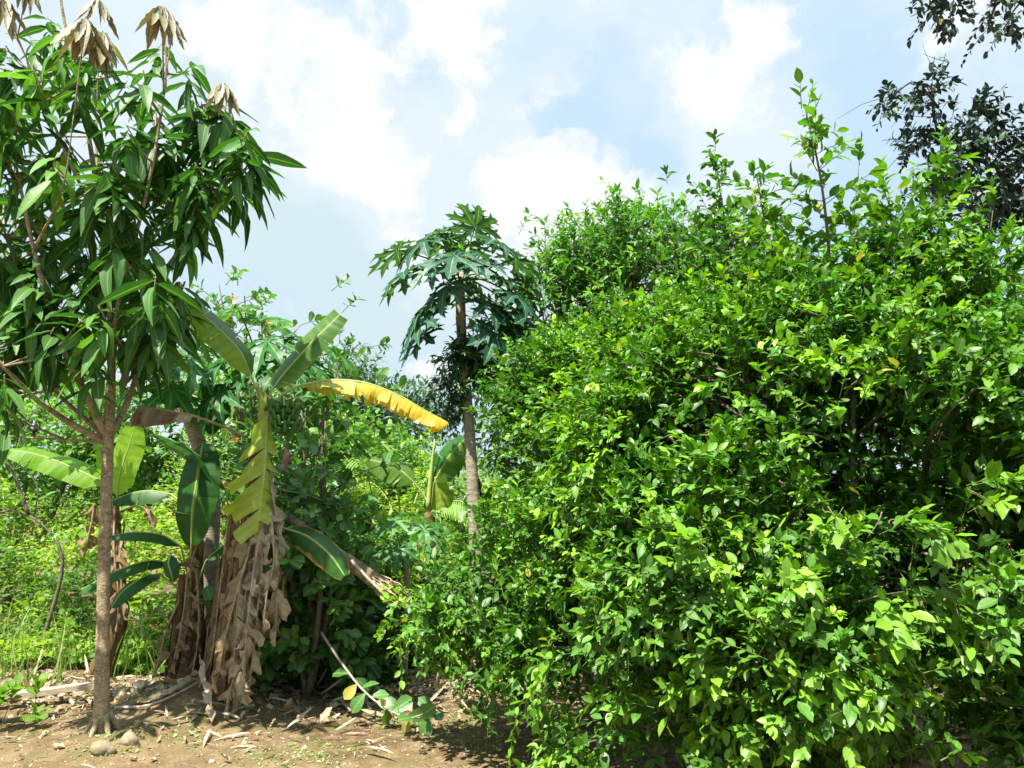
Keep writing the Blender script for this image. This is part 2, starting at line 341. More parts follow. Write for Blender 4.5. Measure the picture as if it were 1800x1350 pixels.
def inst(mb, tpls, Pp, D_, Nh, s, rnd, young):
    Pp = np.asarray(Pp, float); M_ = len(Pp)
    if M_ == 0: return
    D_ = nrm(D_); Nh = np.asarray(Nh, float); Z = nrm(Nh-D_*np.sum(Nh*D_, axis=1, keepdims=True)); Y = np.cross(Z, D_)
    which = RNG.integers(0, len(tpls), M_)
    for k, (v, q, t, uv) in enumerate(tpls):
        ix = np.where(which == k)[0]
        if len(ix) == 0: continue
        m = len(v); sc = s[ix][:, None, None]
        vv = Pp[ix][:, None]+sc*(v[None, :, 0:1]*D_[ix][:, None]+v[None, :, 1:2]*Y[ix][:, None]+v[None, :, 2:3]*Z[ix][:, None])
        off = (np.arange(len(ix))*m)[:, None, None]
        Q = (q[None]+off).reshape(-1, 4) if len(q) else None; Tt = (t[None]+off).reshape(-1, 3) if len(t) else None
        col = np.zeros((len(ix), m, 3)); col[:, :, 0] = rnd[ix][:, None]; col[:, :, 1] = young[ix][:, None]; col[:, :, 2] = (RNG.random(len(ix)) < (0 if M_ == 1 else (.006 if np.mean(s) < .15 else .002)))[:, None]
        mb.add(vv.reshape(-1, 3), Q, Tt, np.tile(uv, (len(ix), 1)), col.reshape(-1, 3))
def rdir(n_): return nrm(RNG.normal(size=(n_, 3)))
UP = np.array([0, 0, 1.])

def shoots(lf, tw, p0, d0, L, droop, K, tpls, size, young, ang=55, tr=0.003, upb=0.8, rows_t0=0.12):
    """leafy shoots: p0,d0 (S,3); L, droop, young (S,)"""
    S_ = len(p0); d0 = nrm(d0)
    a = nrm(np.cross(d0, UP+0.001)); b = np.cross(d0, a)
    ph = RNG.random(S_)*6.28; shr = RNG.random(S_)**1.3
    Pp = []; DD = []; NN = []; SS = []; RR = []; YY = []
    for k in range(K):
        t = np.clip(rows_t0+(1-rows_t0)*(k+RNG.random(S_)*.5)/K, 0, 1)
        pos = p0+d0*(L*t)[:, None]-UP*(droop*t*t)[:, None]
        tan = nrm(d0*L[:, None]-UP*(2*droop*t)[:, None])
        az = ph+k*2.4+RNG.normal(size=S_)*.35; rad = a*np.cos(az)[:, None]+b*np.sin(az)[:, None]
        an = np.radians(ang*(1-.45*t)+RNG.normal(size=S_)*10)
        ld = tan*np.cos(an)[:, None]+rad*np.sin(an)[:, None]; ld[:, 2] -= .12*RNG.random(S_)
        Pp.append(pos); DD.append(ld); NN.append(tan*.5+UP*upb+RNG.normal(size=(S_, 3))*.28)
        SS.append(size*(0.5+.72*RNG.random(S_))*np.where(t > .88, .7, 1)); RR.append(np.clip(shr+RNG.normal(size=S_)*.18, 0, 1))
        YY.append(np.clip(young*(.35+.75*t)+RNG.normal(size=S_)*.05, 0, 1))
    inst(lf, tpls, np.concatenate(Pp), np.concatenate(DD), np.concatenate(NN), np.concatenate(SS), np.concatenate(RR), np.concatenate(YY))
    if tw is not None:
        R = 4; vs = []
        for i in range(R):
            t = i/(R-1); c = p0+d0*(L*t)[:, None]-UP*(droop*t*t)[:, None]; r = tr*(1-.7*t)
            for j in range(3):
                vs.append(c+r*(a*math.cos(j*2.094)+b*math.sin(j*2.094)))
        V = np.stack(vs, 1); q = []
        for i in range(R-1):
            for j in range(3): q.append((i*3+j, i*3+(j+1) % 3, (i+1)*3+(j+1) % 3, (i+1)*3+j))
        q = np.array(q); off = (np.arange(S_)*R*3)[:, None, None]
        tw.add(V.reshape(-1, 3), (q[None]+off).reshape(-1, 4))

def in_env(p, env):
    best = np.full(len(p), 9.)
    for c, r in env: best = np.minimum(best, np.linalg.norm((p-c)/r, axis=1))
    return best
def crown(lf, tw, env, nclump, per, spread, L, K, tpls, size, young=.25, droop=.25, ang=55, gap=.0, gscale=1.2, shell=(.6, 1.02), upb=.8, tr=.003,
          skip=None, front=False, upd=.5):
    """leafy shoots in clumps through the outer shell of a union of ellipsoids; returns clump centres"""
    wts = np.array([r[0]*r[1]+r[1]*r[2]+r[0]*r[2] for c, r in env]); wts /= wts.sum()
    cen = []; out = []
    tries = 0
    while len(cen) < nclump and tries < nclump*40:
        tries += 1
        i = RNG.choice(len(env), p=wts); c, r = env[i]; d = rdir(1)[0]
        f = shell[0]+(shell[1]-shell[0])*RNG.random()**.55
        p = c+r*d*f
        if p[2] < gz(p[0], p[1])+.06: continue
        if in_env(p[None], env)[0] < f-.14: continue
        if gap and mnoise.noise(Vector(p*gscale)) < gap-.5+0: continue
        if skip is not None and skip(p): continue
        cen.append(p); out.append(nrm(d/r*r.mean()))
    cen = np.array(cen); out = np.array(out); S_ = len(cen)*per
    p0 = np.repeat(cen, per, 0)+RNG.normal(size=(S_, 3))*spread; o = np.repeat(out, per, 0)
    d0 = nrm(o*.75+UP*upd+RNG.normal(size=(S_, 3))*.5)
    ln = L*(.6+.7*RNG.random(S_)); cy = np.repeat(RNG.random(len(cen))**2.2, per)
    yg = np.clip((cy*1.5*(RNG.random(S_)*.7+.3)+(RNG.random(S_) < .06)*.6)*young*2.2, 0, 1)
    p0[:, 2] = np.maximum(p0[:, 2], .05)
    shoots(lf, tw, p0-d0*(ln*.3)[:, None], d0, ln, droop*ln*(.4+RNG.random(S_)), K, tpls, size, yg, ang, tr, upb)
    return cen
def limbs(mb, base, tops, cen, frac, r0, r1=.006, nodes=None, sides=5):
    """limbs run from the stems to the clumps"""
    nodes = list(nodes) if nodes is not None else []
    for tp in tops:
        b = base+np.append(RNG.normal(size=2)*r0*1.5, 0); mid = b*.5+tp*.5+RNG.normal(size=3)*.08
        b[2] = gz(b[0], b[1])-.08
        pl = spl([b, mid, tp], 12); tube(mb, pl, [r0*1.25, r0*.8, r0*.35], 8, wob=.04); nodes += list(pl[3:])
    nodes = np.array(nodes)
    for c in cen[:int(len(cen)*frac)]:
        d = np.linalg.norm(nodes-c, axis=1)+np.maximum(0, nodes[:, 2]-c[2]+.1)*1.5; a = nodes[np.argmin(d)]
        m = a*.5+c*.5+RNG.normal(size=3)*.06+UP*.05
        tube(mb, spl([a, m, c], 6), [r0*.35, r1], sides)

def E(px, py, Y, rx, ry, rz): return (P(px, py, Y), np.array([rx, ry, rz]))

# ------------------------------------------------------------ ground
def ground():
    xs = np.concatenate([-np.geomspace(300, 7, 26), np.linspace(-6.6, 6, 150), np.geomspace(6.4, 300, 26)])
    ys = np.concatenate([np.linspace(-40, 2, 12), np.linspace(2.4, 11, 130), np.geomspace(11.4, 600, 34)])
    V = np.array([(x, y, gz(x, y)) for y in ys for x in xs]); nx = len(xs); q = []
    for j in range(len(ys)-1):
        for i in range(nx-1): a = j*nx+i; q.append((a, a+1, a+nx+1, a+nx))
    mb = MB(); mb.add(V, q); o = mb.build('ground', 'soil'); o['kind'] = 'structure'
ground()

# ------------------------------------------------------------ lime trees on the right
def lime_tree(label, base, env, nclump, tops, seedy, **kw):
    t = thing('lime_tree', label, 'tree', base, None); lf, tw, tr = MB(), MB(), MB()
    cen = crown(lf, tw, env, nclump, **kw)
    limbs(tr, base, tops, cen, .45, .035)
    tr.build('trunk', 'twig', t); lf.build('crown', 'lime', t); tw.build('twigs', 'greentwig', t)
    return t, cen
# the near one: fills the right of the view
B1 = onG(1480, 4.1)
env1 = [E(1500, 780, 4.1, 1.05, .95, .85), E(1770, 690, 4.2, .8, .9, .75), E(1330, 720, 4.5, .8, .8, .62), E(1290, 980, 3.9, .75, .6, .55),
        E(1620, 1010, 3.55, .8, .6, .50), E(1860, 860, 3.7, .9, .8, .9), E(1180, 1210, 3.75, .28, .28, .16), E(1420, 1150, 3.3, .3, .28, .22),
        E(1130, 830, 4.6, .5, .6, .5), E(1010, 1120, 4.4, .42, .5, .28), E(1620, 500, 4.6, .45, .5, .35), E(1650, 1230, 3.5, .6, .45, .26), E(1300, 1290, 3.8, .5, .4, .16), E(1850, 1200, 3.3, .4, .4, .35), E(1480, 1330, 3.7, .5, .3, .13), E(1040, 1290, 4.2, .3, .3, .13), E(950, 1270, 4.6, .25, .3, .10)]
def skip1(p): return .22 < p[2] < .62 and p[0] < 2.4 and mnoise.noise(Vector(p*1.7+np.array([3., 1, 0]))) > -.12
t1 = thing('lime_tree', 'largest bright green leafy bush filling the right foreground', 'bush', B1)
lf, tw, tr = MB(), MB(), MB()
cen = crown(lf, tw, env1, 900, per=10, spread=.09, L=.25, K=11, tpls=T_LIME, size=.059, young=.36, droop=.35, gap=.45, gscale=1.35, upb=.95, skip=skip1)
cen2 = crown(lf, tw, env1, 300, per=5, spread=.12, L=.32, K=8, tpls=T_LIME, size=.075, young=.05, shell=(.3, .7))
# outstretched sprays and tall leaders, seen against the dark interior and the sky
sp = [(1430, 1180, 3.0, -.1, -.5, .05), (1200, 1200, 3.5, -.3, -.5, .25), (1110, 1220, 3.6, -.6, -.3, .1), (1500, 1200, 3.0, .3, -.6, -.2), (1210, 960, 3.2, -.2, -.5, .5),
      (1240, 1130, 3.3, -.5, -.6, .1), (1400, 1000, 3.0, -.5, -.6, .3), (1700, 1080, 2.95, .1, -.6, -.6), (1480, 930, 3.0, -.3, -.5, .5), (1760, 860, 3.0, .3, -.6, .3),
      (960, 1180, 4.1, -.6, -.4, -.1), (1050, 1080, 3.9, -.5, -.5, .2), (1640, 930, 2.9, .2, -.6, .3), (1560, 1090, 2.9, 0, -.5, .2), (1310, 1260, 3.3, -.3, -.5, -.3)]
for (x, y, Y, dx, dy, dz) in sp:
    p = P(x, y, Y); k = 5; d = nrm(np.array([dx, dy, dz]))[None]+RNG.normal(size=(k, 3))*.32
    shoots(lf, tw, np.tile(p, (k, 1))-nrm(d)*.12+RNG.normal(size=(k, 3))*.03, d, np.full(k, .26), np.full(k, .09), 9, T_LIME, .082, RNG.random(k)*.5+.25)
def leader(lf, tr, pts, r, n_, size, tpls, L=.30, yg=.2, K=7):
    pl = spl(pts, 14); tube(tr, pl, [r, r*.3], 5)
    t = np.linspace(.12, 1, n_); p = np.array([pl[min(13, int(a*13))] for a in t])+RNG.normal(size=(n_, 3))*.01
    d = np.column_stack([RNG.normal(size=n_), RNG.normal(size=n_), .55+.3*RNG.random(n_)]); d[-1] = (0, 0, 1)
    shoots(lf, tw, p, d, L*(1.25-.7*t)*(.7+.6*RNG.random(n_)), .05*np.ones(n_), K, tpls, size, np.clip(yg+RNG.normal(size=n_)*.12, 0, 1))
leader(lf, tr, [P(1460, 560, 4.1), P(1455, 420, 4.0), P(1440, 300, 3.9), P(1415, 190, 3.9)], .012, 40, .08, T_LIME, L=.36)
leader(lf, tr, [P(1500, 560, 4.1), P(1500, 400, 4.1), P(1510, 290, 4.1)], .008, 12, .08, T_LIME)
leader(lf, tr, [P(1380, 560, 4.2), P(1350, 420, 4.2), P(1330, 310, 4.2)], .010, 34, .08, T_LIME)
leader(lf, tr, [P(1620, 500, 4.3), P(1640, 380, 4.3), P(1660, 270, 4.3)], .010, 40, .08, T_LIME)
leader(lf, tr, [P(1760, 500, 4.2), P(1740, 440, 4.2), P(1745, 370, 4.2)], .008, 12, .08, T_LIME)
leader(lf, tr, [P(1580, 520, 4.0), P(1570, 420, 4.0), P(1560, 330, 4.0)], .008, 18, .08, T_LIME)
for (x0, y0, x1, y1, Y) in ((1455, 890, 1480, 960, 3.05), (1480, 960, 1500, 1010, 3.0), (1550, 900, 1525, 945, 3.0), (1650, 1020, 1690, 1100, 2.95), (1500, 1060, 1590, 1040, 3.0), (1060, 1010, 1035, 1075, 3.9),
          (1300, 940, 1330, 985, 3.3), (1400, 760, 1460, 775, 3.3), (1230, 765, 1320, 775, 3.6), (1700, 860, 1760, 905, 3.0), (1140, 870, 1100, 930, 3.9), (1600, 1160, 1640, 1230, 3.0)):
    tube(tr, spl([P(x0, y0, Y), P((x0+x1)/2+6, (y0+y1)/2-4, Y-.02), P(x1, y1, Y-.03)], 6), [.0035, .0015], 4)
limbs(tr, B1, [P(1500, 640, 4.2), P(1750, 560, 4.2), P(1330, 640, 4.5), P(1620, 850, 3.9), P(1280, 900, 4.1), P(1150, 960, 4.3), P(1860, 860, 3.8)], np.vstack([cen, cen2]), .4, .028)
tr.build('trunk', 'twig', t1); lf.build('crown', 'lime', t1); tw.build('twigs', 'greentwig', t1)
print('lime1 verts', lf.n)

# middle one, behind and to the left
B2 = onG(1050, 5.7)
env2 = [E(1100, 740, 5.6, .75, .8, .68), E(985, 980, 5.2, .57, .6, .40), E(870, 1000, 5.3, .30, .5, .30), E(1190, 680, 5.6, .7, .7, .55), E(800, 1065, 5.2, .20, .3, .13),
        E(955, 680, 5.9, .25, .4, .30), E(900, 1120, 5.0, .30, .4, .20)]
t2 = thing('lime_tree', 'mid green bush left of the largest bush, low skirt of leaves over bare soil', 'bush', B2)
lf, tw, tr = MB(), MB(), MB()
cen = crown(lf, tw, env2, 520, per=10, spread=.10, L=.25, K=10, tpls=T_LIME, size=.058, young=.36, droop=.3, gap=.42, gscale=1.5, upb=.9)
cen2 = crown(lf, tw, env2, 120, per=5, spread=.12, L=.3, K=8, tpls=T_LIME, size=.07, young=.05, shell=(.3, .7))
limbs(tr, B2, [P(1050, 700, 5.6), P(960, 900, 5.3), P(850, 1000, 5.3), P(1190, 650, 5.6)], np.vstack([cen, cen2]), .4, .03)
tr.build('trunk', 'twig', t2); lf.build('crown', 'lime', t2); tw.build('twigs', 'greentwig', t2)

# taller narrow leaved trees behind
def back_tree(name, label, cat, px, Y, env, nclump, leaders, mat_, tpls, size, young, r=.05, per=7, L=.35, K=8, gap=.36, tops=None, twig='twig', fr=.5, gscale=1.4):
    global tw
    b = onG(px, Y); t = thing(name, label, cat, b); lf, tw, tr = MB(), MB(), MB()
    cen = crown(lf, tw, env, nclump, per=per, spread=.12*size/.07, L=L, K=K, tpls=tpls, size=size, young=young, gap=gap, gscale=gscale)
    tp = tops or [c for c, _ in env[:4]]
    limbs(tr, b, tp, cen, fr, r)
    for pts, n_ in leaders: leader(lf, tr, pts, r*.25, n_, size*1.02, tpls, L=L*.8, yg=young)
    tr.build('trunk', twig, t); lf.build('crown', mat_, t); tw.build('twigs', twig, t)
    return t
back_tree('shrub_tree', 'upright feathery green tree behind the bushes, left of the tall shoot', 'tree', 1110, 7.9,
          [E(1110, 505, 7.9, .7, .6, .7), E(990, 585, 8.0, .7, .6, .8), E(1230, 575, 7.9, .7, .6, .7), E(1000, 700, 8.1, .45, .6, .8)], 330,
          [([P(1090, 480, 7.9), P(1075, 350, 7.9)], 14), ([P(1120, 480, 7.9), P(1118, 342, 7.9)], 14), ([P(1150, 480, 7.9), P(1158, 355, 7.9)], 14),
           ([P(960, 520, 7.9), P(958, 405, 7.9)], 14), ([P(1000, 540, 7.9), P(1010, 425, 7.9)], 12), ([P(1190, 520, 7.9), P(1180, 400, 7.9)], 10)], 'shrub', T_NARROW, .105, .26)
back_tree('slender_tree', 'slim open tree with a pointed leafy tip against the sky', 'tree', 1290, 5.7,
          [E(1290, 520, 5.7, .42, .4, .5), E(1350, 600, 5.7, .5, .45, .4)], 90,
          [([P(1290, 560, 5.7), P(1275, 400, 5.7), P(1255, 265, 5.7)], 52), ([P(1320, 560, 5.7), P(1345, 370, 5.7)], 30), ([P(1240, 560, 5.7), P(1225, 420, 5.7)], 14)], 'lime', T_LIME, .075, .1)
back_tree('leafy_tree', 'dense green tree behind the right edge bush below the dark branches', 'tree', 1800, 6.2,
          [E(1780, 610, 6.2, 1.2, .8, .6), E(1950, 720, 6.2, 1.2, .9, 1.1), E(1620, 600, 6.2, .9, .7, .6)], 260, [], 'shrub', T_LIME, .09, .2)

# ------------------------------------------------------------ dark tree at the top right
t = thing('dark_tree', 'dark blue green tree reaching in from the right above the bushes', 'tree', onG(2050, 7.5))
lf, tw, tr = MB(), MB(), MB(); b = ORG[t.name]
trunk = spl([b-UP*.1, P(2050, 700, 7.5), P(2030, 350, 7.4), P(2050, -100, 7.3), P(2080, -350, 7.2)], 24); tube(tr, trunk, [.2, .16, .1], 12, wob=.04)
arms = [[P(2030, 370, 7.4), P(1900, 350, 7.2), P(1780, 340, 7.1), P(1690, 310, 7.0)], [P(1790, 340, 7.1), P(1740, 290, 7.0), P(1660, 250, 6.9), P(1640, 170, 6.9), P(1668, 110, 6.9)],
        [P(1650, 190, 6.9), P(1610, 145, 6.9), P(1575, 165, 6.9), P(1557, 190, 6.9)], [P(1660, 240, 6.9), P(1620, 240, 6.9), P(1590, 265, 6.9)],
        [P(1850, 340, 7.1), P(1800, 260, 7.0), P(1720, 190, 7.0)], [P(2030, 340, 7.4), P(1900, 270, 7.2), P(1800, 255, 7.1)],
        [P(2050, -100, 7.3), P(1900, -60, 7.0), P(1770, -10, 6.8), P(1740, 35, 6.8)], [P(1860, -50, 7.0), P(1700, -30, 6.8), P(1600, 5, 6.8)], [P(1900, -50, 7.0), P(1800, 0, 6.9), P(1765, 50, 6.9)],
        [P(2030, 420, 7.4), P(1900, 430, 7.2), P(1780, 400, 7.1)]]
rad = [.07, .03, .014, .012, .03, .04, .04, .025, .02, .05]
for a, r in zip(arms, rad):
    pl = spl(a, 16); tube(tr, pl, [r, r*.25], 6, wob=.03)
    n_ = int(6+len(a)*4); ii = RNG.integers(4, 16, n_); p = pl[ii]+RNG.normal(size=(n_, 3))*.05; d = RNG.normal(size=(n_, 3)); d[:, 2] -= .15
    shoots(lf, tw, p, d, .14+.2*RNG.random(n_), .06*np.ones(n_), 9, T_LIME, .085, RNG.random(n_)*.2, tr=.004, ang=60)
envd = [E(1760, 320, 7.1, .5, .5, .26), E(1850, 320, 7.2, .6, .6, .36), E(1700, 225, 7.0, .22, .25, .2), E(1630, 320, 7.0, .2, .2, .10), E(1720, 25, 6.9, .2, .2, .06), E(1640, 0, 6.9, .2, .2, .06), E(1980, 320, 7.2, .5, .6, .3)]
cd = crown(lf, tw, envd, 120, per=6, spread=.12, L=.24, K=9, tpls=T_LIME, size=.085, young=.05, gap=.42, gscale=2.0, tr=.004, upd=.0)
nod = np.concatenate([spl(a, 16) for a in arms]); limbs(tr, b, [], cd, .8, .03, nodes=nod)
# bare thin twigs
for _ in range(26):
    a = nod[RNG.integers(20, len(nod))]; d = nrm(RNG.normal(size=3)+[-.4, 0, -.5]); tube(tr, spl([a, a+d*.25, a+d*.45+RNG.normal(size=3)*.06], 5), [.004, .0015], 3)
tr.build('trunk', 'darktwig', t); lf.build('crown', 'dark', t); tw.build('twigs', 'darktwig', t)

# ------------------------------------------------------------ mango tree at the left
mb_base = Gp(178, 1312)
MY = mb_base[1]
t = thing('mango_tree', 'mango tree with slim bare trunk and wilted brown shoot tips, nearest on the left', 'tree', mb_base)
tr, lf = MB(), MB()
trunk = spl([mb_base-UP*.08, P(180, 1150, MY), P(184, 950, MY), P(190, 780, MY), P(196, 600, MY), P(180, 400, MY), P(145, 180, MY), P(110, 20, MY), P(95, -120, MY)], 40)
rad = np.interp(np.linspace(0, 1, 40), [0, .03, .12, .38, .42, .55, .8, 1], [.072, .048, .040, .034, .024, .020, .013, .005])
tube(tr, trunk, rad, 14, wob=.012)
for _ in range(14):      # small knots and bark swellings
    i = int(RNG.integers(2, 18)); az = RNG.random()*6.28; o = np.array([math.cos(az), math.sin(az), 0]); q = trunk[i]+o*rad[i]*.9
    tube(tr, [q-o*.01, q+o*.003, q+o*.007], [.02, .013, .004], 7, wob=.15)
for j in range(6):      # root flare
    az = j*1.05+.3; o = np.array([math.cos(az), math.sin(az), 0]); tube(tr, spl([mb_base+UP*.10+o*.03, mb_base+UP*.03+o*.075, mb_base-UP*.05+o*.12], 6), [.02, .018, .008], 6, wob=.08)
LB = [([P(190, 775, MY), P(150, 690, MY-.1), P(105, 600, MY-.2), P(60, 440, MY-.3), P(20, 250, MY-.3)], .026),
      ([P(188, 780, MY), P(110, 735, MY-.1), P(40, 680, MY-.3), P(-60, 560, MY-.5), P(-120, 400, MY-.6)], .022),
      ([P(188, 770, MY), P(120, 710, MY+.2), P(60, 660, MY+.3), P(-40, 640, MY+.4)], .020),
      ([P(192, 770, MY), P(228, 700, MY+.1), P(250, 620, MY+.1), P(300, 560, MY+.15), P(325, 495, MY+.2)], .022),
      ([P(192, 640, MY), P(215, 500, MY-.2), P(260, 330, MY-.3), P(290, 150, MY-.3), P(290, 60, MY-.3)], .018),
      ([P(192, 600, MY), P(240, 470, MY+.1), P(330, 330, MY+.2), P(380, 240, MY+.2), P(395, 190, MY+.2)], .016),
      ([P(196, 620, MY), P(270, 500, MY-.1), P(370, 370, MY-.1), P(440, 300, MY-.1)], .014),
      ([P(180, 400, MY), P(120, 280, MY-.3), P(60, 130, MY-.4), P(20, 50, MY-.4)], .014),
      ([P(170, 330, MY), P(170, 200, MY+.3), P(175, 80, MY+.3)], .012),
      ([P(188, 778, MY), P(100, 772, MY+.5), P(0, 765, MY+.8), P(-80, 750, MY+1.)], .012),
      ([P(105, 600, MY-.2), P(60, 540, MY-.1), P(10, 420, MY)], .014), ([P(60, 440, MY-.3), P(110, 330, MY-.6), P(130, 200, MY-.7)], .010)]
nodes = list(trunk[20:])
for a, r in LB:
    pl = spl(a, 16); tube(tr, pl, [r, r*.6, r*.3], 7, wob=.03); nodes += list(pl[5:])
nodes = np.array(nodes)
tips = [(30, 500), (70, 600), (120, 470), (180, 300), (100, 400), (210, 430), (150, 560), (20, 560), (60, 480), (300, 85), (250, 120), (330, 120), (215, 140), (120, 60), (60, 100), (20, 150), (150, 160), (395, 215), (360, 235), (430, 260), (450, 305), (410, 330), (365, 290), (330, 330),
        (290, 260), (250, 300), (300, 390), (340, 400), (260, 400), (220, 220), (170, 260), (110, 230), (60, 270), (10, 260), (20, 340), (80, 350), (140, 340), (200, 380), (240, 450),
        (150, 430), (90, 440), (30, 450), (0, 520), (60, 520), (130, 510), (200, 470), (320, 495), (290, 545), (250, 560), (215, 560), (-40, 400), (-60, 250), (-50, 550), (20, 600), (-70, 640), (-90, 480),
        (170, 540), (90, 560), (310, 450), (95, 150), (-30, 90), (200, 60), (285, 180), (355, 180), (385, 275), (180, 110), (40, 200), (240, 240), (70, 30), (-20, 180), (10, 660), (-50, 700), (345, 345), (275, 480)]
tips = [(x, y-38) if x > 270 and 200 < y < 470 else (x, y) for x, y in tips]
allp = []; alld = []; ally = []; tr2 = tr
def mango_tuft(p, ax, k, young, L=.27):
    ax = nrm(ax); ph = RNG.random()*6.28; a = nrm(np.cross(ax, [0.3, .2, .9])); b_ = np.cross(ax, a)
    for j in range(k):
        t_ = (j/k); pos = p-ax*(.20*(1-t_)); az = ph+j*2.4; out = a*math.cos(az)+b_*math.sin(az)
        d = out*.95+ax*(.1+.55*t_)-UP*(.42+1.2*RNG.random()*(1-.4*t_)); allp.append(pos); alld.append(d); ally.append((young, L*(.5+.65*RNG.random())))
for i, (x, y) in enumerate(tips):
    for rep in range(2 if y < 600 and (x < 200 and RNG.random() < .9 or RNG.random() < .4) else 1):
        Y = MY+RNG.uniform(-.65, .65) if rep or not (x > 280 and y < 330) else MY+RNG.uniform(-.25, .25)
        p = P(x+RNG.normal()*(9+rep*16), y+RNG.normal()*(7+rep*16), Y); d = np.linalg.norm(nodes-p, axis=1)+np.maximum(0, nodes[:, 2]-p[2]+.2)*3
        a = nodes[np.argmin(d)]; out = nrm(p-a+UP*.1); m = a*.45+p*.55-UP*.04+RNG.normal(size=3)*.03
        pl = spl([a, m, p], 7); tube(tr, pl, [.009, .004], 4); ax = nrm(pl[-1]-pl[-2]+UP*.25)
        mango_tuft(p, ax, 11, .1+.5*(RNG.random() < .22)*RNG.random(), .32 if y > 150 else .27)
        if RNG.random() < .4: q = pl[3]; mango_tuft(q, ax, 5, 0, .32)
allp = np.array(allp); alld = np.array(alld); yy = np.array(ally)
inst(lf, T_MANGO, allp, alld, np.tile(UP, (len(allp), 1))+nrm(alld)*[1, 1, 0]*.6+RNG.normal(size=(len(allp), 3))*.3, yy[:, 1], RNG.random(len(allp)), np.clip(yy[:, 0]+(RNG.random(len(allp)) < .07)*.4, 0, 1))
tr.build('trunk', 'bark', t); lf.build('crown', 'mango', t)
for (x, y, dY, s_, k) in ((150, 40, -.75, .32, 12), (183, 66, -.65, .28, 8), (285, 18, -.62, .25, 12), (392, 152, -.5, .22, 10), (5, 0, -.45, .27, 9), (48, -20, -.4, .2, 8), (172, 5, .1, .24, 8), (303, 55, -.3, .13, 4), (225, 655, 0, .2, 4)):
    p = P(x, y, MY+dY); wb, ws = MB(), MB(); pp = []; dd = []
    dd_ = np.linalg.norm(nodes-p, axis=1)+np.maximum(0, nodes[:, 2]-p[2]+.3)*6; a = nodes[np.argmin(dd_)]; tube(ws, spl([a, a*.4+p*.6, p], 6), [.006, .004], 4)
    for j in range(k):
        az = j*2.4; pp.append(p+np.array([math.cos(az), math.sin(az), 0])*.015); dd.append((math.cos(az)*.33+RNG.normal()*.06, math.sin(az)*.33+RNG.normal()*.06, -1))
    k += 5; tp = [leaf_tpl(12, .10, lanc, .9, -.12, .16, .5), leaf_tpl(12, .11, lanc, .6, -.22, .2, -.6), leaf_tpl(12, .10, lanc, .5, .10, .15, .9)]
    pp = np.array(pp); dd = np.array(dd); nh = dd*[1, 1, 0]+UP*.05
    # arch up then hang: start a little above
    inst(wb, tp, pp+UP*.02, dd, nh, s_*(.75+.4*RNG.random(k)), RNG.random(k), RNG.random(k)*.5)
    o = wb.build('wilted_shoot', 'wilt', t); ws.build('twig', 'bark', o)

# ------------------------------------------------------------ banana plants
def wprof(t, full=.85):  # half-width profile along the blade
    t = np.clip(t, 0, 1); return np.minimum(1, (t/.12)**.6)*np.sqrt(np.clip(1-((t-.45)/.58)**2, 0, 1))
def blade(mb, spine, Wd, up, fold=(20, 20), tears=(3, 3), jit=10, gap=.05, crum=.0, curl=10, hang=0.0, rag=.0, sweep=.15, age=None, profile=wprof, n_=44, sides=(1, -1), trunc=1.0, nw=6, wside=(1, 1), sj=0.0):
    sp_ = spl(spine, 60); T = nrm(np.gradient(sp_, axis=0)); up = nrm(np.asarray(up, float))
    Sd = nrm(np.cross(T, up)); Nn = np.cross(Sd, T); Ltot = np.linalg.norm(np.diff(sp_, axis=0), axis=1).sum()
    def at(arr, t): i = np.clip(t, 0, 1)*59; a = np.floor(i).astype(int); a = np.minimum(a, 58); f = (i-a)[..., None]; return arr[a]*(1-f)+arr[a+1]*f
    ns = Vector(RNG.random(3)*50)
    for si, sg in enumerate((1, -1)):
        if sg not in sides: continue
        nt_ = tears[si]; cuts = .05+.92*(np.arange(nt_)+.15+.75*RNG.random(nt_))/nt_ if nt_ else []
        cuts = np.concatenate([[0.0], cuts, [trunc]])
        for a, b in zip(cuts[:-1], cuts[1:]):
            if b-a < .004: continue
            nl = max(3, int((b-a)*n_)+1); js = RNG.normal()*jit; rg = 1-rag*RNG.random(); rn = RNG.random(); sw = sweep+RNG.normal()*sj; jr = RNG.normal()*jit*.4
            tt = np.linspace(a, b, nl); mid = (a+b)/2; vv = np.linspace(0, 1, nw)
            G = np.zeros((nw, nl, 3)); pos = at(sp_, tt)
            for j, v_ in enumerate(vv):
                te = mid+(tt-mid)*(1-gap*v_)
                ang = np.radians(fold[si]+js*v_**.5+curl*v_+jr*v_*(tt-mid)/max(b-a, .01)*4)
                dr = sg*at(Sd, te)*np.cos(ang)[..., None]-at(Nn, te)*np.sin(ang)[..., None]+at(T, te)*sw
                dr = dr-UP*hang*v_**.6; dr = nrm(dr)
                if j == 0: cur = at(sp_, te)
                else: cur = cur+dr*(Wd*wside[si]*profile(tt)*rg/(nw-1))[..., None]
                cc = cur+(at(sp_, te)-at(sp_, tt))*.6
                if crum:
                    cc = cc+np.array([[mnoise.noise(Vector(q*14)+ns), mnoise.noise(Vector(q*14)+ns*2), mnoise.noise(Vector(q*17)+ns*3)] for q in cc])*crum*v_
                G[j] = cc
            q = []
            for j in range(nw-1):
                for i in range(nl-1):
                    k = j*nl+i; f = (k, k+1, k+nl+1, k+nl); q.append(f if sg < 0 else f[::-1])
            uv = np.zeros((nw, nl, 3)); uv[:, :, 0] = tt[None]*Ltot; uv[:, :, 1] = sg*vv[:, None]
            col = np.zeros((nw, nl, 3)); col[:, :, 0] = rn; col[:, :, 1] = (age(tt[None], vv[:, None], sg) if age else 0)
            mb.add(G.reshape(-1, 3), q, None, uv.reshape(-1, 3), np.clip(col, 0, 1).reshape(-1, 3))
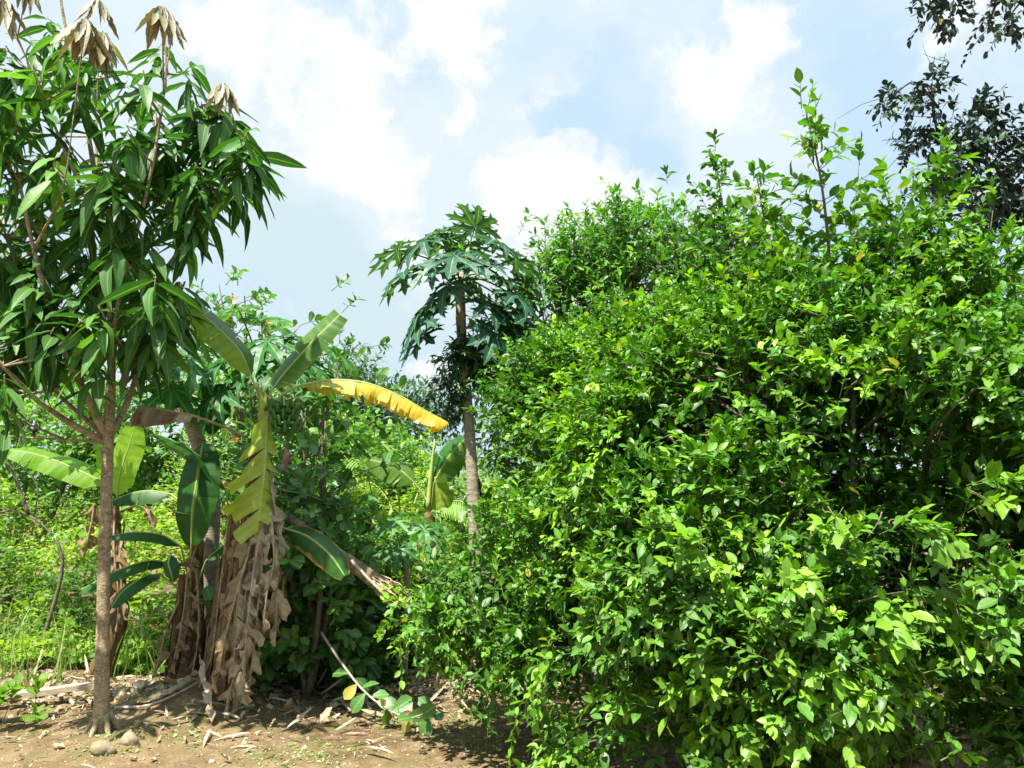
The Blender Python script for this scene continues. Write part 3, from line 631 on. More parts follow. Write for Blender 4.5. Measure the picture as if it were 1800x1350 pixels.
def frond(parent, spine, Wd, up, petiole=None, material='ban', ribm='rib', rr=.0065, name='leaf', label=None, **kw):
    mb = MB(); blade(mb, spine, Wd, up, **kw); o = mb.build(name, material, parent)
    if label: o['label'] = label
    m2 = MB(); sp_ = spl(spine, 24)
    full = sp_ if petiole is None else np.vstack([spl(list(petiole)+[spine[0]], 10)[:-1], sp_])
    tube(m2, full-UP*.002, [rr*1.5, rr, rr*.7, rr*.2], 7); m2.build('midrib', ribm, o)
    return o
def pseudostem(parent, pts, r, material='stem', flaps=10, name='pseudostem'):
    mb = MB(); pl = spl(pts, 26); tube(mb, pl, r, 14, wob=.06)
    for _ in range(flaps):      # dry sheath strips lifting from the stem
        i = RNG.integers(1, 16); az = RNG.random()*6.28; L_ = RNG.integers(6, 10); i2 = min(25, i+L_)
        rr = np.interp(np.linspace(0, 1, 26), np.linspace(0, 1, len(r)), r)
        o = np.array([math.cos(az), math.sin(az), 0]); sd_ = np.array([-math.sin(az), math.cos(az), 0]); V = []
        for k, j in enumerate(range(i, i2)):
            f = k/(i2-i); lift = .012+.05*f*f*RNG.random(); w = .03*(1-f*.7)
            for s_ in (-1, 0, 1): V.append(pl[j]+o*(rr[j]+lift-.008*abs(s_))+sd_*w*s_)
        q = [(3*k+c, 3*k+c+1, 3*k+c+4, 3*k+c+3) for k in range(i2-i-1) for c in (0, 1)]
        mb.add(V, q)
    return mb.build(name, material, parent)
BY = 5.35
bb = np.array(Gp(395, 1262)); BY = bb[1]
tb = thing('banana_plant', 'main banana plant with a yellow leaf, green bunch and curtain of dead leaves', 'banana plant', bb)
def Q(x, y, d=0.): return P(x, y, BY+d)
pseudostem(tb, [bb-UP*.1, Q(408, 1150), Q(432, 1000), Q(452, 860), Q(464, 740)], [.13, .115, .09, .07, .05], flaps=26)
pseudostem(tb, [Q(372, 1300, .1), Q(385, 1150, .12), Q(402, 1000, .12), Q(412, 900, .1)], [.10, .085, .06, .03], flaps=18, name='pseudostem')
mb = MB()
for pp in ([Q(464, 745), Q(460, 700), Q(452, 680)], [Q(464, 745), Q(470, 705), Q(462, 690)], [Q(466, 745), Q(476, 712), Q(490, 700)]): tube(mb, spl(pp, 8), [.045, .028, .014], 10)
mb.build('leaf_sheath', 'stemgreen', tb)
frond(tb, [Q(442, 662), Q(420, 615, -.05), Q(370, 565, -.1), Q(318, 520, -.15), Q(290, 505, -.15)], .14, (.25, -.5, .85), [Q(464, 740), Q(455, 700)], fold=(2, 38), tears=(2, 2), gap=.02, curl=10,
      name='leaf', label='upper left arching green leaf', age=lambda t, v, s: .75*(s < 0)+.15-.1*t, jit=4)
frond(tb, [Q(480, 682), Q(500, 655, .05), Q(545, 605, .1), Q(590, 560, .15), Q(603, 546, .15)], .125, (-.15, -.8, .55), [Q(466, 740), Q(470, 705)], fold=(14, 3), tears=(4, 1), gap=.03, curl=14,
      name='leaf', label='upright green leaf with cut tip pointing up right', age=lambda t, v, s: .7*(v**2)*(1-t)+.1, trunc=.93, jit=5, profile=lambda t: np.minimum(1, (np.clip(t, 0, 1)/.15)**.6)*(1-.35*np.clip(t, 0, 1)**3))
frond(tb, [Q(532, 676), Q(580, 668), Q(640, 672), Q(700, 694), Q(750, 722), Q(788, 742)], .165, (.1, .3, 1), [Q(468, 735), Q(490, 700), Q(512, 684)], material='ban_yellow', fold=(70, 82), tears=(15, 12), gap=.035, curl=4, crum=.006,
      jit=15, rag=.32, name='yellow_leaf', label='golden yellow ageing leaf', age=lambda t, v, s: np.clip(t*1.5-.25, 0, 1)+0*v, profile=lambda t: np.minimum(1, (np.clip(t, 0, 1)/.2)**.55)*np.clip(1-np.clip((t-.9)/.12, 0, 1)**2, .1, 1)*(1-.12*t), rr=.009)
frond(tb, [Q(340, 730, -.2), Q(300, 722, -.22), Q(265, 716, -.25), Q(243, 712, -.25)], .20, (0, .2, 1), [Q(432, 768), Q(400, 752, -.1)], material='ban_dead', ribm='ribdead', fold=(75, 85), tears=(3, 4), crum=.02, gap=.03, curl=6,
      jit=8, rag=.2, name='dead_leaf', label='grey dead leaf sticking out left', profile=lambda t: .3+.75*np.clip(t, 0, 1), rr=.008)
# half green leaf hanging down the stem
frond(tb, [Q(470, 728, -.13), Q(468, 780, -.18), Q(464, 840, -.22), Q(458, 890, -.24), Q(452, 935, -.26)], .19, (.25, -1, .1), None, material='ban_pale', fold=(4, 30), tears=(9, 6), gap=.20, sj=.22, curl=26, jit=30, hang=.08, rag=.2, sweep=.62, wside=(1.55, .6),
      name='hanging_leaf', label='yellow green torn leaf hanging down the stem', age=lambda t, v, s: .3*t, rr=.009, profile=lambda t: .55+.5*np.sin(PI*np.clip(t, 0, 1)**1.1))
frond(tb, [Q(500, 928, -.05), Q(540, 942, -.1), Q(580, 975, -.15), Q(606, 1012, -.2)], .125, (.2, -.7, .7), [Q(455, 900), Q(475, 915)], material='ban_burnt', fold=(42, 10), tears=(2, 0), gap=.02, curl=12, jit=3,
      name='leaf', label='low right leaf with burnt edge')
frond(tb, [Q(500, 862, .2), Q(535, 868, .25), Q(575, 882, .3)], .08, (0, -.5, .8), [Q(470, 850)], material='ban_dark', fold=(30, 10), tears=(1, 0), jit=3, name='leaf')
# curtain of dead leaves (right side of the clump)
def dead(parent, pts, Wd, material='ban_dead', **kw):
    a = dict(fold=(25, 30), tears=(9, 9), crum=.06, gap=.22, sj=.35, curl=75, jit=50, hang=.15, rag=.6, sweep=.9, profile=lambda t: .55+.45*np.sin(PI*np.clip(t, 0, 1)), age=lambda t, v, s: .5*t)
    a.update(kw); return frond(parent, pts, Wd, (RNG.normal()*.5, -1, .05), None, material=material, ribm='ribdead', rr=.008, name='dead_leaf', **a)
for pts, w in (([Q(462, 800, -.12), Q(452, 950, -.2), Q(428, 1100, -.22), Q(404, 1285, -.25)], .19), ([Q(460, 830, -.15), Q(462, 960, -.22), Q(452, 1080, -.28), Q(438, 1210, -.3)], .16),
               ([Q(470, 820, -.1), Q(488, 930, -.18), Q(486, 1030, -.2), Q(484, 1135, -.22)], .16), ([Q(465, 850, -.1), Q(440, 960, -.22), Q(420, 1040, -.28), Q(410, 1190, -.32)], .18),
               ([Q(458, 860, 0), Q(470, 980, -.05), Q(462, 1100, -.1), Q(448, 1180, -.1)], .12), ([Q(450, 900, -.1), Q(430, 1060, -.25), Q(412, 1180, -.3), Q(392, 1262, -.32)], .15),
               ([Q(455, 950, -.25), Q(440, 1050, -.32), Q(432, 1130, -.36), Q(425, 1235, -.38)], .15), ([Q(475, 900, -.2), Q(482, 980, -.28), Q(470, 1040, -.32), Q(462, 1110, -.33)], .15), ([Q(445, 940, -.2), Q(420, 1030, -.28), Q(398, 1110, -.33), Q(385, 1180, -.35)], .13),
               ([Q(470, 880, .05), Q(500, 960, 0), Q(495, 1040, 0), Q(470, 1120, 0)], .11)):
    dead(tb, pts, w, 'ban_brown' if w < .15 else 'ban_dead')
for pts, w in (([Q(420, 900, .05), Q(412, 1000, -.02), Q(400, 1120, -.1), Q(370, 1230, -.12)], .10), ([Q(400, 930, .1), Q(385, 1050, .05), Q(372, 1150, 0), Q(345, 1215, 0)], .08),
               ([Q(440, 880, -.05), Q(425, 1000, -.15), Q(400, 1120, -.18), Q(390, 1190, -.2)], .09)):
    dead(tb, pts, w, 'ban_brown')
# bunch and flower
mb = MB()
tube(mb, spl([Q(466, 720, -.05), Q(480, 705, -.12), Q(500, 715, -.17), Q(506, 760, -.18), Q(506, 800, -.18)], 14), [.014, .012, .007], 7)
hang_ = mb.build('bunch_stalk', 'fruit', tb)
mb = MB()
for h in range(5):
    c = Q(497+h*1.5, 712+h*11, -.17)
    for j in range(9):
        az = j*.7+h*.35; o = np.array([math.cos(az), math.sin(az), 0]); a = c+o*.015
        tube(mb, spl([a, a+o*.055-UP*.012, a+o*.085+UP*.02, a+o*.092+UP*.055], 7), [.007, .013, .013, .004], 6)
mb.build('banana_bunch', 'fruit', tb)
mb = MB(); c0 = Q(505, 790, -.18); c1 = Q(502, 825, -.18); tube(mb, spl([c0, c0*.5+c1*.5, c1], 9), [.008, .024, .027, .024, .014, .003], 10); mb.build('flower_bud', 'bud', hang_)

# dark sucker to the left with broad leaves
bs = Gp(322, 1225); SYY = bs[1]
ts = thing('banana_plant', 'dark leaved banana sucker growing between the slim trunk and the main banana plant', 'banana plant', bs)
def R_(x, y, d=0.): return P(x, y, SYY+d)
pseudostem(ts, [bs-UP*.1, R_(340, 1120, .1), R_(345, 1000, .1), R_(350, 900, .1)], [.09, .075, .055, .03], flaps=16)
pseudostem(ts, [bs+[-.12, .05, -.1], R_(315, 1080, 0), R_(322, 1010, 0)], [.05, .042, .03], flaps=8)
frond(ts, [R_(336, 960, -.1), R_(338, 900, -.12), R_(345, 850, -.1), R_(352, 800, -.02), R_(356, 780, .05)], .185, (-.1, -1, .15), [R_(335, 1040, 0), R_(334, 1000, -.05)], material='ban_dark', fold=(10, 12), tears=(2, 1), gap=.015, curl=8, jit=4,
      label='broad dark green leaf facing the viewer', sweep=.1, profile=lambda t: np.sqrt(np.clip(1-((t-.5)/.52)**2, 0, 1)))
frond(ts, [R_(374, 765, .25), R_(374, 730, .3), R_(374, 700, .3), R_(374, 676, .3)], .16, (0, -1, .1), [R_(372, 900, .15), R_(376, 820, .2)], material='ban_dark', fold=(8, 14), tears=(1, 2), gap=.03, curl=8, jit=8, rag=.2, crum=.02,
      label='pale upright leaf with ragged top', age=lambda t, v, s: .0+0*t, profile=lambda t: np.minimum(1, (np.clip(t, 0, 1)/.35)**.7)*.95, sweep=.1)
frond(ts, [R_(398, 862, 0), R_(372, 822, 0), R_(335, 790, -.05), R_(290, 768, -.1), R_(272, 762, -.1)], .13, (0, .1, 1), [R_(405, 940, .1)], material='ban_dark', fold=(32, 26), tears=(1, 0), gap=.02, curl=10, jit=3)
frond(ts, [R_(300, 868, .1), R_(262, 862, .1), R_(225, 868, .1), R_(198, 880, .1)], .13, (.05, -.35, .9), [R_(340, 960, .1), R_(322, 890, .1)], material='ban_dark', fold=(35, 30), tears=(2, 1), gap=.02, curl=14, jit=4)
frond(ts, [R_(318, 960, -.05), R_(285, 940, -.1), R_(235, 935, -.15), R_(190, 942, -.15)], .10, (0, -.25, 1), [R_(332, 1020, 0)], material='ban_dark', fold=(25, 25), tears=(1, 0), curl=10, jit=3)
frond(ts, [R_(300, 990, 0), R_(260, 985, -.1), R_(200, 1005, -.15), R_(135, 1040, -.2)], .10, (0, -.4, .9), [R_(325, 1030, 0)], material='ban_dark', fold=(30, 20), tears=(1, 1), curl=14, jit=3)
frond(ts, [R_(280, 1008, .0), R_(250, 1015, -.15), R_(215, 1040, -.25), R_(196, 1068, -.3)], .11, (-.3, -.6, .7), [R_(320, 1040, 0)], material='ban_dark', fold=(14, 14), tears=(0, 0), curl=8, jit=3)
frond(ts, [R_(300, 975, -.15), R_(296, 990, -.2), R_(300, 1005, -.25), R_(304, 1022, -.25)], .075, (-.3, -.9, .2), [R_(318, 1000, -.05)], material='ban_dark', fold=(14, 14), tears=(0, 0), curl=8, jit=3)
frond(ts, [R_(362, 985, -.05), R_(380, 968, -.02), R_(400, 955, 0)], .07, (-.2, -.6, .7), [R_(342, 1040, 0)], material='ban_dark', fold=(14, 20), tears=(0, 0), curl=8, jit=3)
for pts, w, m_ in (([R_(352, 940, 0), R_(346, 960, -.05), R_(338, 980, -.08), R_(336, 1005, -.1)], .11, 'ban_brown'), ([R_(330, 1000, -.02), R_(325, 1060, -.1), R_(315, 1120, -.12), R_(300, 1180, -.14)], .10, 'ban_brown'),
                  ([R_(335, 1010, .0), R_(330, 1080, -.06), R_(322, 1130, -.1), R_(318, 1165, -.1)], .09, 'ban_dead'), ([R_(322, 1040, .0), R_(295, 1100, -.1), R_(282, 1150, -.1), R_(272, 1190, -.1)], .10, 'ban_brown'),
                  ([R_(345, 1000, -.05), R_(350, 1080, -.08), R_(345, 1150, -.1), R_(330, 1210, -.1)], .08, 'ban_brown')):
    dead(ts, pts, w, m_)
# banana behind the mango trunk
b3 = np.array(onG(205, 7.1)); t3 = thing('banana_plant', 'small banana plant with sunlit yellow green leaves behind the mango trunk', 'banana plant', b3)
def U(x, y, d=0.): return P(x, y, 7.1+d)
pseudostem(t3, [b3-UP*.1, U(203, 1100), U(204, 980), U(202, 890)], [.09, .08, .06, .035], flaps=18)
frond(t3, [U(188, 850), U(150, 832), U(100, 810), U(50, 795), U(8, 790)], .15, (.15, -.55, .85), [U(203, 900)], material='ban_bright', fold=(0, 30), tears=(3, 8), gap=.05, curl=10, jit=7, age=lambda t, v, s: .2+0*t)
frond(t3, [U(206, 872), U(212, 830), U(228, 780), U(238, 745)], .15, (0, -1, .2), [U(203, 910)], material='ban_bright', fold=(5, 5), tears=(3, 4), gap=.04, curl=6, jit=8, age=lambda t, v, s: .8+0*t, label='glowing yellow green upright leaf')
frond(t3, [U(190, 850, .1), U(180, 815, .1), U(172, 785, .1), U(170, 765, .1)], .10, (-.3, -1, .2), [U(203, 900)], material='ban_bright', fold=(15, 15), tears=(6, 4), gap=.1, curl=6, jit=8)
for pts, w in (([U(166, 885, -.3), U(162, 915, -.3), U(155, 945, -.3), U(150, 975, -.3)], .12), ([U(203, 880, -.1), U(200, 960, -.2), U(208, 1040, -.2), U(205, 1110, -.2)], .13), ([U(200, 900, 0), U(192, 980, -.1), U(185, 1060, -.1)], .12),
               ([U(210, 900, 0), U(240, 890, 0), U(262, 905, 0), U(272, 940, 0)], .13), ([U(205, 930, -.1), U(212, 1000, -.2), U(215, 1060, -.2), U(218, 1090, -.2)], .10)):
    dead(t3, pts, w, 'ban_brown')
# banana in the middle distance
b4 = np.array(onG(757, 8.4)); t4 = thing('banana_plant', 'distant young banana plant with a thin spear leaf, left of the bare papaya trunk', 'banana plant', b4)
def X(x, y, d=0.): return P(x, y, 8.4+d)
pseudostem(t4, [b4-UP*.1, X(755, 1000), X(755, 900)], [.12, .1, .05], flaps=10)
frond(t4, [X(728, 848), X(706, 828), X(680, 815), X(650, 808)], .19, (.1, -.6, .8), [X(754, 905), X(748, 875)], material='ban', fold=(10, 30), tears=(5, 5), gap=.03, curl=14, jit=6, age=lambda t, v, s: .3+0*t)
frond(t4, [X(762, 850), X(775, 825), X(795, 795), X(820, 768)], .19, (-.2, -.8, .6), [X(756, 905)], material='ban', fold=(14, 10), tears=(5, 3), gap=.04, curl=14, jit=7, age=lambda t, v, s: .3*(s > 0))
frond(t4, [X(765, 838), X(768, 855), X(773, 872), X(778, 892)], .18, (0, -1, .3), None, material='ban_pale', fold=(25, 25), tears=(4, 2), gap=.05, curl=14, jit=8, hang=.3)
mb = MB(); tube(mb, spl([X(752, 900), X(757, 840), X(764, 772)], 8), [.03, .025, .006], 7); mb.build('spear_leaf', 'rib', t4)
for pts in ([X(750, 930, -.1), X(748, 960, -.1), X(745, 990, -.1)], [X(760, 920, -.1), X(768, 950, -.1), X(766, 985, -.1)]): dead(t4, pts, .14, 'ban_dead', tears=(4, 3))

# ------------------------------------------------------------ papaya
def papaya_tpl(lob=9, droop=.55):
    half = [(0, .0), (.12, .05), (.30, .10), (.38, .12), (.56, .26), (.49, .12), (.60, .10), (.68, .12), (.86, .22), (.79, .085), (.88, .07), (1.02, 0)]
    mid = [0, .12, .30, .38, .43, .48, .60, .68, .73, .78, .88, 1]
    V = []; F = []; UVs = []
    for i in range(lob):
        a = math.radians(-150+300*i/(lob-1)); Ls = .62+.40*math.cos(a*.5)**2; ca, sa = math.cos(a), math.sin(a)
        for sg in (-1, 1):
            b = len(V)
            for (ex, ey), m in zip(half, mid):
                for (x, y, u_) in ((m, 0, 0), (ex, ey*sg*1.1, sg)):
                    X_, Y_ = x*Ls, y*Ls; gx, gy = ca*X_-sa*Y_, sa*X_+ca*Y_; r = math.hypot(gx, gy)
                    V.append((gx, gy, -droop*r*r+abs(y)*.35+.03*math.sin(i*3+x*7))); UVs.append((x, u_*1.0 if u_ else 0, 0))
            for k in range(len(half)-1):
                f = (b+2*k, b+2*k+2, b+2*k+3, b+2*k+1); F.append(f if sg > 0 else f[::-1])
    return np.array(V), np.array(F), np.zeros((0, 3), int), np.array(UVs)
T_PAP = [papaya_tpl(9, .25), papaya_tpl(9, .5), papaya_tpl(9, .4)]
def papaya_tree(label, base, trunk, r, leaves, scale, material, fruits=0, petr=.008, bark='papbark', young=.15):
    t = thing('papaya_tree', label, 'tree', base); mb = MB(); pl = spl([base-UP*.1]+trunk, 26)
    rr = np.interp(np.linspace(0, 1, 26), np.linspace(0, 1, len(r)), r); tube(mb, pl, rr, 12, wob=.03)
    for i in range(60):         # leaf scars
        f = RNG.random(); c = pl[int(f*25)]; az = RNG.random()*6.28; o = np.array([math.cos(az), math.sin(az), 0]); q = c+o*rr[int(f*25)]*.95
        tube(mb, [q-o*.004, q+o*.006], [rr[int(f*25)]*.3, rr[int(f*25)]*.18], 6)
    mb.build('trunk', bark, t); top = trunk[-1]
    for (c, d) in leaves:
        s_ = scale*(.85+.3*RNG.random()); lb = MB(); inst(lb, T_PAP, [c], [d], [UP*1.0+np.array(d)*[.7, .7, 0]+RNG.normal(size=3)*.15], np.array([s_]), RNG.random(1), np.array([young*RNG.random()]))
        o = lb.build('leaf', material, t); pb = MB(); a = top-UP*RNG.random()*.15; m = a*.5+c*.5+UP*.04; tube(pb, spl([a, m, c], 8), [petr*1.3, petr*.7], 5); pb.build('petiole', 'greentwig', o)
    for i in range(fruits):
        az = i*2.3+.4; o = np.array([math.cos(az), math.sin(az), 0]); a = top-UP*(.12+.09*i)+o*(r[-1]+.07)
        fb = MB(); tube(fb, spl([a+UP*.09, a, a-UP*.10], 9), [.01, .055, .07, .06, .008], 10); fb.build('fruit', 'fruit', t)
    return t
def ring(cx, cy, Y, n_, rx, ry, spread=.8):
    out = []
    for i in range(n_):
        a = i*2.399; e = .25+.75*((i*0.618) % 1); x = math.cos(a); y = math.sin(a)
        c = P(cx, cy, Y)+np.array([x*rx*e**.5, y*rx*.8*e**.5, ry*(1-1.9*e*(.6+.4*RNG.random()))]); out.append((c, np.array([x, y, -.25-.4*e])))
    return out
PY = 7.4
pl_ = [(P(x, y, PY+d), np.array(v, float)) for x, y, d, v in (
    (745, 425, 0, (-1, -.2, -.5)), (715, 480, -.1, (-1, -.1, -.6)), (775, 410, .2, (-.6, .2, -.2)), (835, 400, .1, (.1, -.3, .2)), (870, 425, -.1, (.8, -.3, -.4)), (905, 455, .1, (1, .1, -.5)),
    (760, 470, -.3, (-.6, -.7, -.5)), (800, 450, -.35, (-.1, -1, -.6)), (840, 460, -.3, (.4, -1, -.6)), (880, 490, -.2, (.9, -.4, -.6)), (742, 590, .0, (-.8, -.4, -.9)), (905, 520, -.3, (.9, -.3, -.5)), (925, 560, -.3, (.8, -.3, -.9)), (872, 585, -.3, (.5, -.5, -1.)), (700, 440, .1, (-1, .1, -.5)), (760, 535, -.1, (-.9, -.2, -.5)), (745, 560, -.2, (-.8, -.4, -.8)),
    (860, 535, -.2, (.9, -.4, -.6)), (895, 555, -.1, (.9, -.2, -.9)), (790, 420, .35, (-.1, 1, -.2)), (925, 500, .1, (1, .2, -.8)), (815, 435, .2, (.3, .8, -.1)), (788, 500, -.3, (-.4, -.8, -.9)))]
papaya_tree('tallest papaya tree with wide drooping crown and bare trunk against the sky', np.array(onG(842, PY)), [P(838, 1000, PY), P(832, 880, PY), P(824, 740, PY), P(812, 600, PY), P(808, 480, PY)], [.085, .06, .05, .045],
            pl_, .37, 'papaya', 2)
PY2 = 6.7
pl2 = [(P(x, y, PY2+d), np.array(v, float)) for x, y, d, v in (
    (300, 560, 0, (.4, -.8, -.4)), (240, 600, -.2, (-.8, -.4, -.5)), (330, 630, -.2, (.6, -.6, -.7)), (130, 655, 0, (-1, -.2, -.5)), (100, 640, .3, (-.9, .2, -.3)), (270, 640, -.3, (-.2, -1, -.8)), (350, 600, .2, (1, 0, -.4)), (300, 680, -.2, (.4, -.7, -1)),
    (200, 580, .4, (-.6, .5, -.2)), (250, 540, .4, (0, .9, 0)), (230, 680, -.2, (-.5, -.7, -1)))]
papaya_tree('leaning papaya tree with knobbly scarred trunk between the mango trunk and the main banana', np.array(onG(375, PY2)), [P(372, 900, PY2), P(352, 790, PY2), P(320, 700, PY2), P(292, 640, PY2), P(282, 590, PY2)], [.09, .075, .065, .05], pl2, .33, 'papaya_b')
PY3 = 6.9
pl3 = [(P(x, y, PY3+d), np.array(v, float)) for x, y, d, v in (
    (420, 545, 0, (-.6, -.6, -.2)), (470, 600, -.2, (-.1, -.9, -.6)), (400, 625, -.2, (-.8, -.5, -.7)), (460, 560, .1, (.1, .3, .1)), (520, 590, 0, (.8, -.3, -.4)), (590, 620, 0, (1, -.1, -.6)), (385, 690, -.3, (-.5, -.7, -1)), (500, 640, -.3, (.4, -.9, -.6)),
    (440, 640, -.3, (-.3, -.9, -.7)), (545, 640, -.1, (.7, -.6, -.8)), (360, 560, .1, (-1, .1, -.4)))]
papaya_tree('papaya tree behind the main banana, its lobed leaves spreading over the banana top', np.array(onG(470, PY3)), [P(468, 900, PY3), P(465, 750, PY3), P(462, 650, PY3)], [.07, .055, .045], pl3, .33, 'papaya_b')
PY4 = 7.0
pl4 = [(P(x, y, PY4+d), np.array(v, float)) for x, y, d, v in (
    (640, 925, 0, (-1, -.3, -.4)), (690, 915, -.1, (-.5, -.8, -.3)), (745, 930, -.1, (.3, -.9, -.6)), (655, 975, -.2, (-.6, -.7, -.6)), (700, 965, -.3, (0, -1, -.7)), (770, 925, .1, (.9, -.2, -.4)), (720, 905, .2, (.2, .8, -.1)), (610, 960, .1, (-1, -.1, -.8)))]
papaya_tree('low young papaya plant with blue green leaves beside the fallen log', np.array(onG(718, PY4)), [P(716, 1050, PY4), P(712, 985, PY4)], [.035, .025], pl4, .24, 'papaya_b', petr=.005, young=.5)

# vine draped on the papaya trunk and dark tree behind
b = onG(850, 7.7); t = thing('vine', 'dark vine climbing the bare papaya trunk', 'vine', b); lf, tw, tr = MB(), MB(), MB()
crown(lf, tw, [E(812, 650, 7.4, .12, .14, .34), E(795, 690, 7.4, .12, .12, .18), E(850, 620, 7.5, .12, .12, .1)], 40, per=6, spread=.08, L=.2, K=9, tpls=T_NARROW, size=.085, young=.1, droop=.5, upd=-.1, gap=.4)
tube(tr, spl([b, P(850, 900, 7.6), P(815, 740, 7.5), P(822, 600, 7.45)], 14), [.02, .01], 6); tr.build('stem', 'darktwig', t); lf.build('foliage', 'vine', t); tw.build('twigs', 'darktwig', t)
back_tree('dark_bush', 'dark small leaved tree behind the bare papaya trunk', 'tree', 905, 9.5, [E(905, 790, 9.5, .40, .4, .5), E(950, 720, 9.5, .6, .6, .6)], 120,
          [], 'vine', T_NARROW, .13, .05, per=6, L=.4, gap=.44, twig='darktwig')

# ------------------------------------------------------------ coconut seedling palm
b = np.array(onG(705, 9.9)); t = thing('coconut_palm', 'young coconut palm with feathery fronds under the distant banana', 'palm', b)
mb = MB(); tube(mb, spl([b-UP*.1, b+UP*.8], 6), [.12, .09], 8); mb.build('trunk', 'stem', t)
for pts in ([(705, 1000), (650, 940), (590, 925), (550, 940)], [(705, 1000), (690, 900), (655, 850), (610, 860)], [(705, 1000), (730, 880), (760, 830), (800, 815)], [(705, 1000), (700, 860), (680, 790), (665, 775)],
            [(705, 1000), (660, 890), (640, 820), (600, 800)], [(705, 1000), (750, 910), (800, 880), (840, 900)], [(705, 1000), (670, 915), (620, 880), (560, 900)]):
    d0 = RNG.normal()*.3; pl = spl([P(x, y, 9.9+d0*i/3) for i, (x, y) in enumerate(pts)], 50); T = nrm(np.gradient(pl, axis=0)); pm = []; dm = []; nm = []
    for i in range(10, 50):
        sd_ = nrm(np.cross(T[i], UP))
        for s_ in (-1, 1): pm.append(pl[i]); dm.append(T[i]*.6+sd_*s_*.8-UP*.45); nm.append(UP+sd_*s_*.3)
    k = len(pm); lb = MB(); inst(lb, T_LEAFLET, pm, dm, nm, .42*np.sin(np.linspace(.5, PI-.5, k))+.08, RNG.random(k), RNG.random(k)*.5)
    o = lb.build('frond', 'palm', t); rb = MB(); tube(rb, pl, [.018, .004], 5); rb.build('rachis', 'rib', o)

# ------------------------------------------------------------ cashew like trees, round leaves
def cashew(label, px, Y, stems, nper, size, name='cashew_tree', red=0, cat='tree', young=.15):
    b = np.array(onG(px, Y)); t = thing(name, label, cat, b); lf, tw, tr, rf = MB(), MB(), MB(), MB()
    for pts, spr in stems:
        pl = spl([b-UP*.05]+[P(x, y, Y+d) for x, y, d in pts], 18); tube(tr, pl, [.03, .018, .006], 7, wob=.04)
        n_ = nper; ii = (4+13.9*RNG.random(n_)).astype(int); e = np.column_stack([RNG.normal(size=n_)*spr, RNG.normal(size=n_)*spr, RNG.normal(size=n_)*spr*.7])
        p = pl[ii]+e*.5
        for k in range(0, n_, 3): tube(tr, spl([pl[max(0, ii[k]-1)], p[k]], 3), [.008, .004], 4)
        isr = RNG.random(n_) < red
        L = .20+.12*RNG.random(n_); d = e+UP*.25*spr+RNG.normal(size=(n_, 3))*.05
        shoots(lf, tw, p[~isr], d[~isr], L[~isr], .02*np.ones((~isr).sum()), 9, T_CASH, size, RNG.random((~isr).sum())*young*2, ang=70, tr=.005, upb=.7, rows_t0=.35)
        if isr.any(): shoots(rf, tw, p[isr]+UP*.02, d[isr]+UP*.2, L[isr]*.9, .02*np.ones(isr.sum()), 6, T_CASH, size*.75, RNG.random(isr.sum()), ang=50, rows_t0=.5)
    tr.build('trunk', 'twig', t); lf.build('crown', 'cashew', t); tw.build('twigs', 'greentwig', t)
    if rf.n: rf.build('new_leaves', 'flush', t)["label"] = 'orange red new leaves'
    return t
cashew('round leaved dark tree right of the main banana', 560, 6.3, [([(545, 1050, 0), (540, 900, 0), (530, 720, 0)], .3), ([(570, 1050, .1), (570, 900, .1), (572, 740, .1)], .26), ([(580, 1050, 0), (580, 960, 0), (582, 880, 0)], .18),
        ([(520, 1080, -.1), (510, 950, -.1), (520, 840, -.1)], .25), ([(560, 1080, -.2), (565, 1000, -.2), (570, 820, -.1)], .22), ([(540, 1100, .3), (560, 950, .3), (570, 690, .3)], .3)], 26, .125, red=.03)
cashew('tall round leaved tree far behind the papaya leaves with orange new leaves', 470, 8.6, [([(450, 900, 0), (420, 700, 0), (385, 500, 0)], .4), ([(470, 900, 0), (440, 700, 0), (430, 520, 0)], .4), ([(500, 900, 0), (500, 700, 0), (505, 570, 0)], .4),
        ([(520, 900, 0), (540, 720, 0), (560, 590, 0)], .4), ([(540, 900, 0), (570, 750, 0), (600, 620, .2)], .4), ([(430, 800, .4), (410, 680, .4), (400, 560, .4)], .35), ([(470, 850, .4), (470, 680, .4), (460, 580, .4)], .35), ([(540, 850, .2), (560, 750, .2), (590, 690, .2)], .3)], 44, .12, red=.09, young=.3)
def sprout(label, px, py, n_, size, h=.18, mt='cashew', tp=T_CASH, name='seedling', spr=.1, kk=7):
    b = Gp(px, py); t = thing(name, label, 'plant', b); lf, tr = MB(), MB()
    p = np.tile(b, (n_, 1))+RNG.normal(size=(n_, 3))*[spr, spr, 0]; d = RNG.normal(size=(n_, 3))*.5+UP
    L = h*(.7+.6*RNG.random(n_)); shoots(lf, tr, p, d, L, .01*np.ones(n_), kk, tp, size, RNG.random(n_)*.3, ang=75, tr=.004, rows_t0=.6)
    lf.build('foliage', mt, t); tr.build('stem', 'greentwig', t); return t
sprout('round leaved seedling at the foot of the dark round leaved tree', 512, 1225, 3, .15, .24, spr=.05)
sprout('round leaved seedling beside the dead banana leaves', 470, 1205, 3, .13, .22, spr=.07)
sprout('long leaved rosette seedling in the shade above the drooping branch', 640, 1170, 2, .21, .45, tp=T_NARROW, spr=.03, kk=9)
sprout('small long leaved seedling right of the rosette', 688, 1200, 2, .13, .2, tp=T_NARROW, spr=.03)
sprout('broad leaved plant at the bottom left edge', 15, 1275, 7, .12, .30, mt='weed', spr=.16, kk=8)
sprout('leafy weed at the left edge behind the plank', 60, 1140, 9, .15, .6, mt='weed', tp=T_NARROW, spr=.25, kk=10)
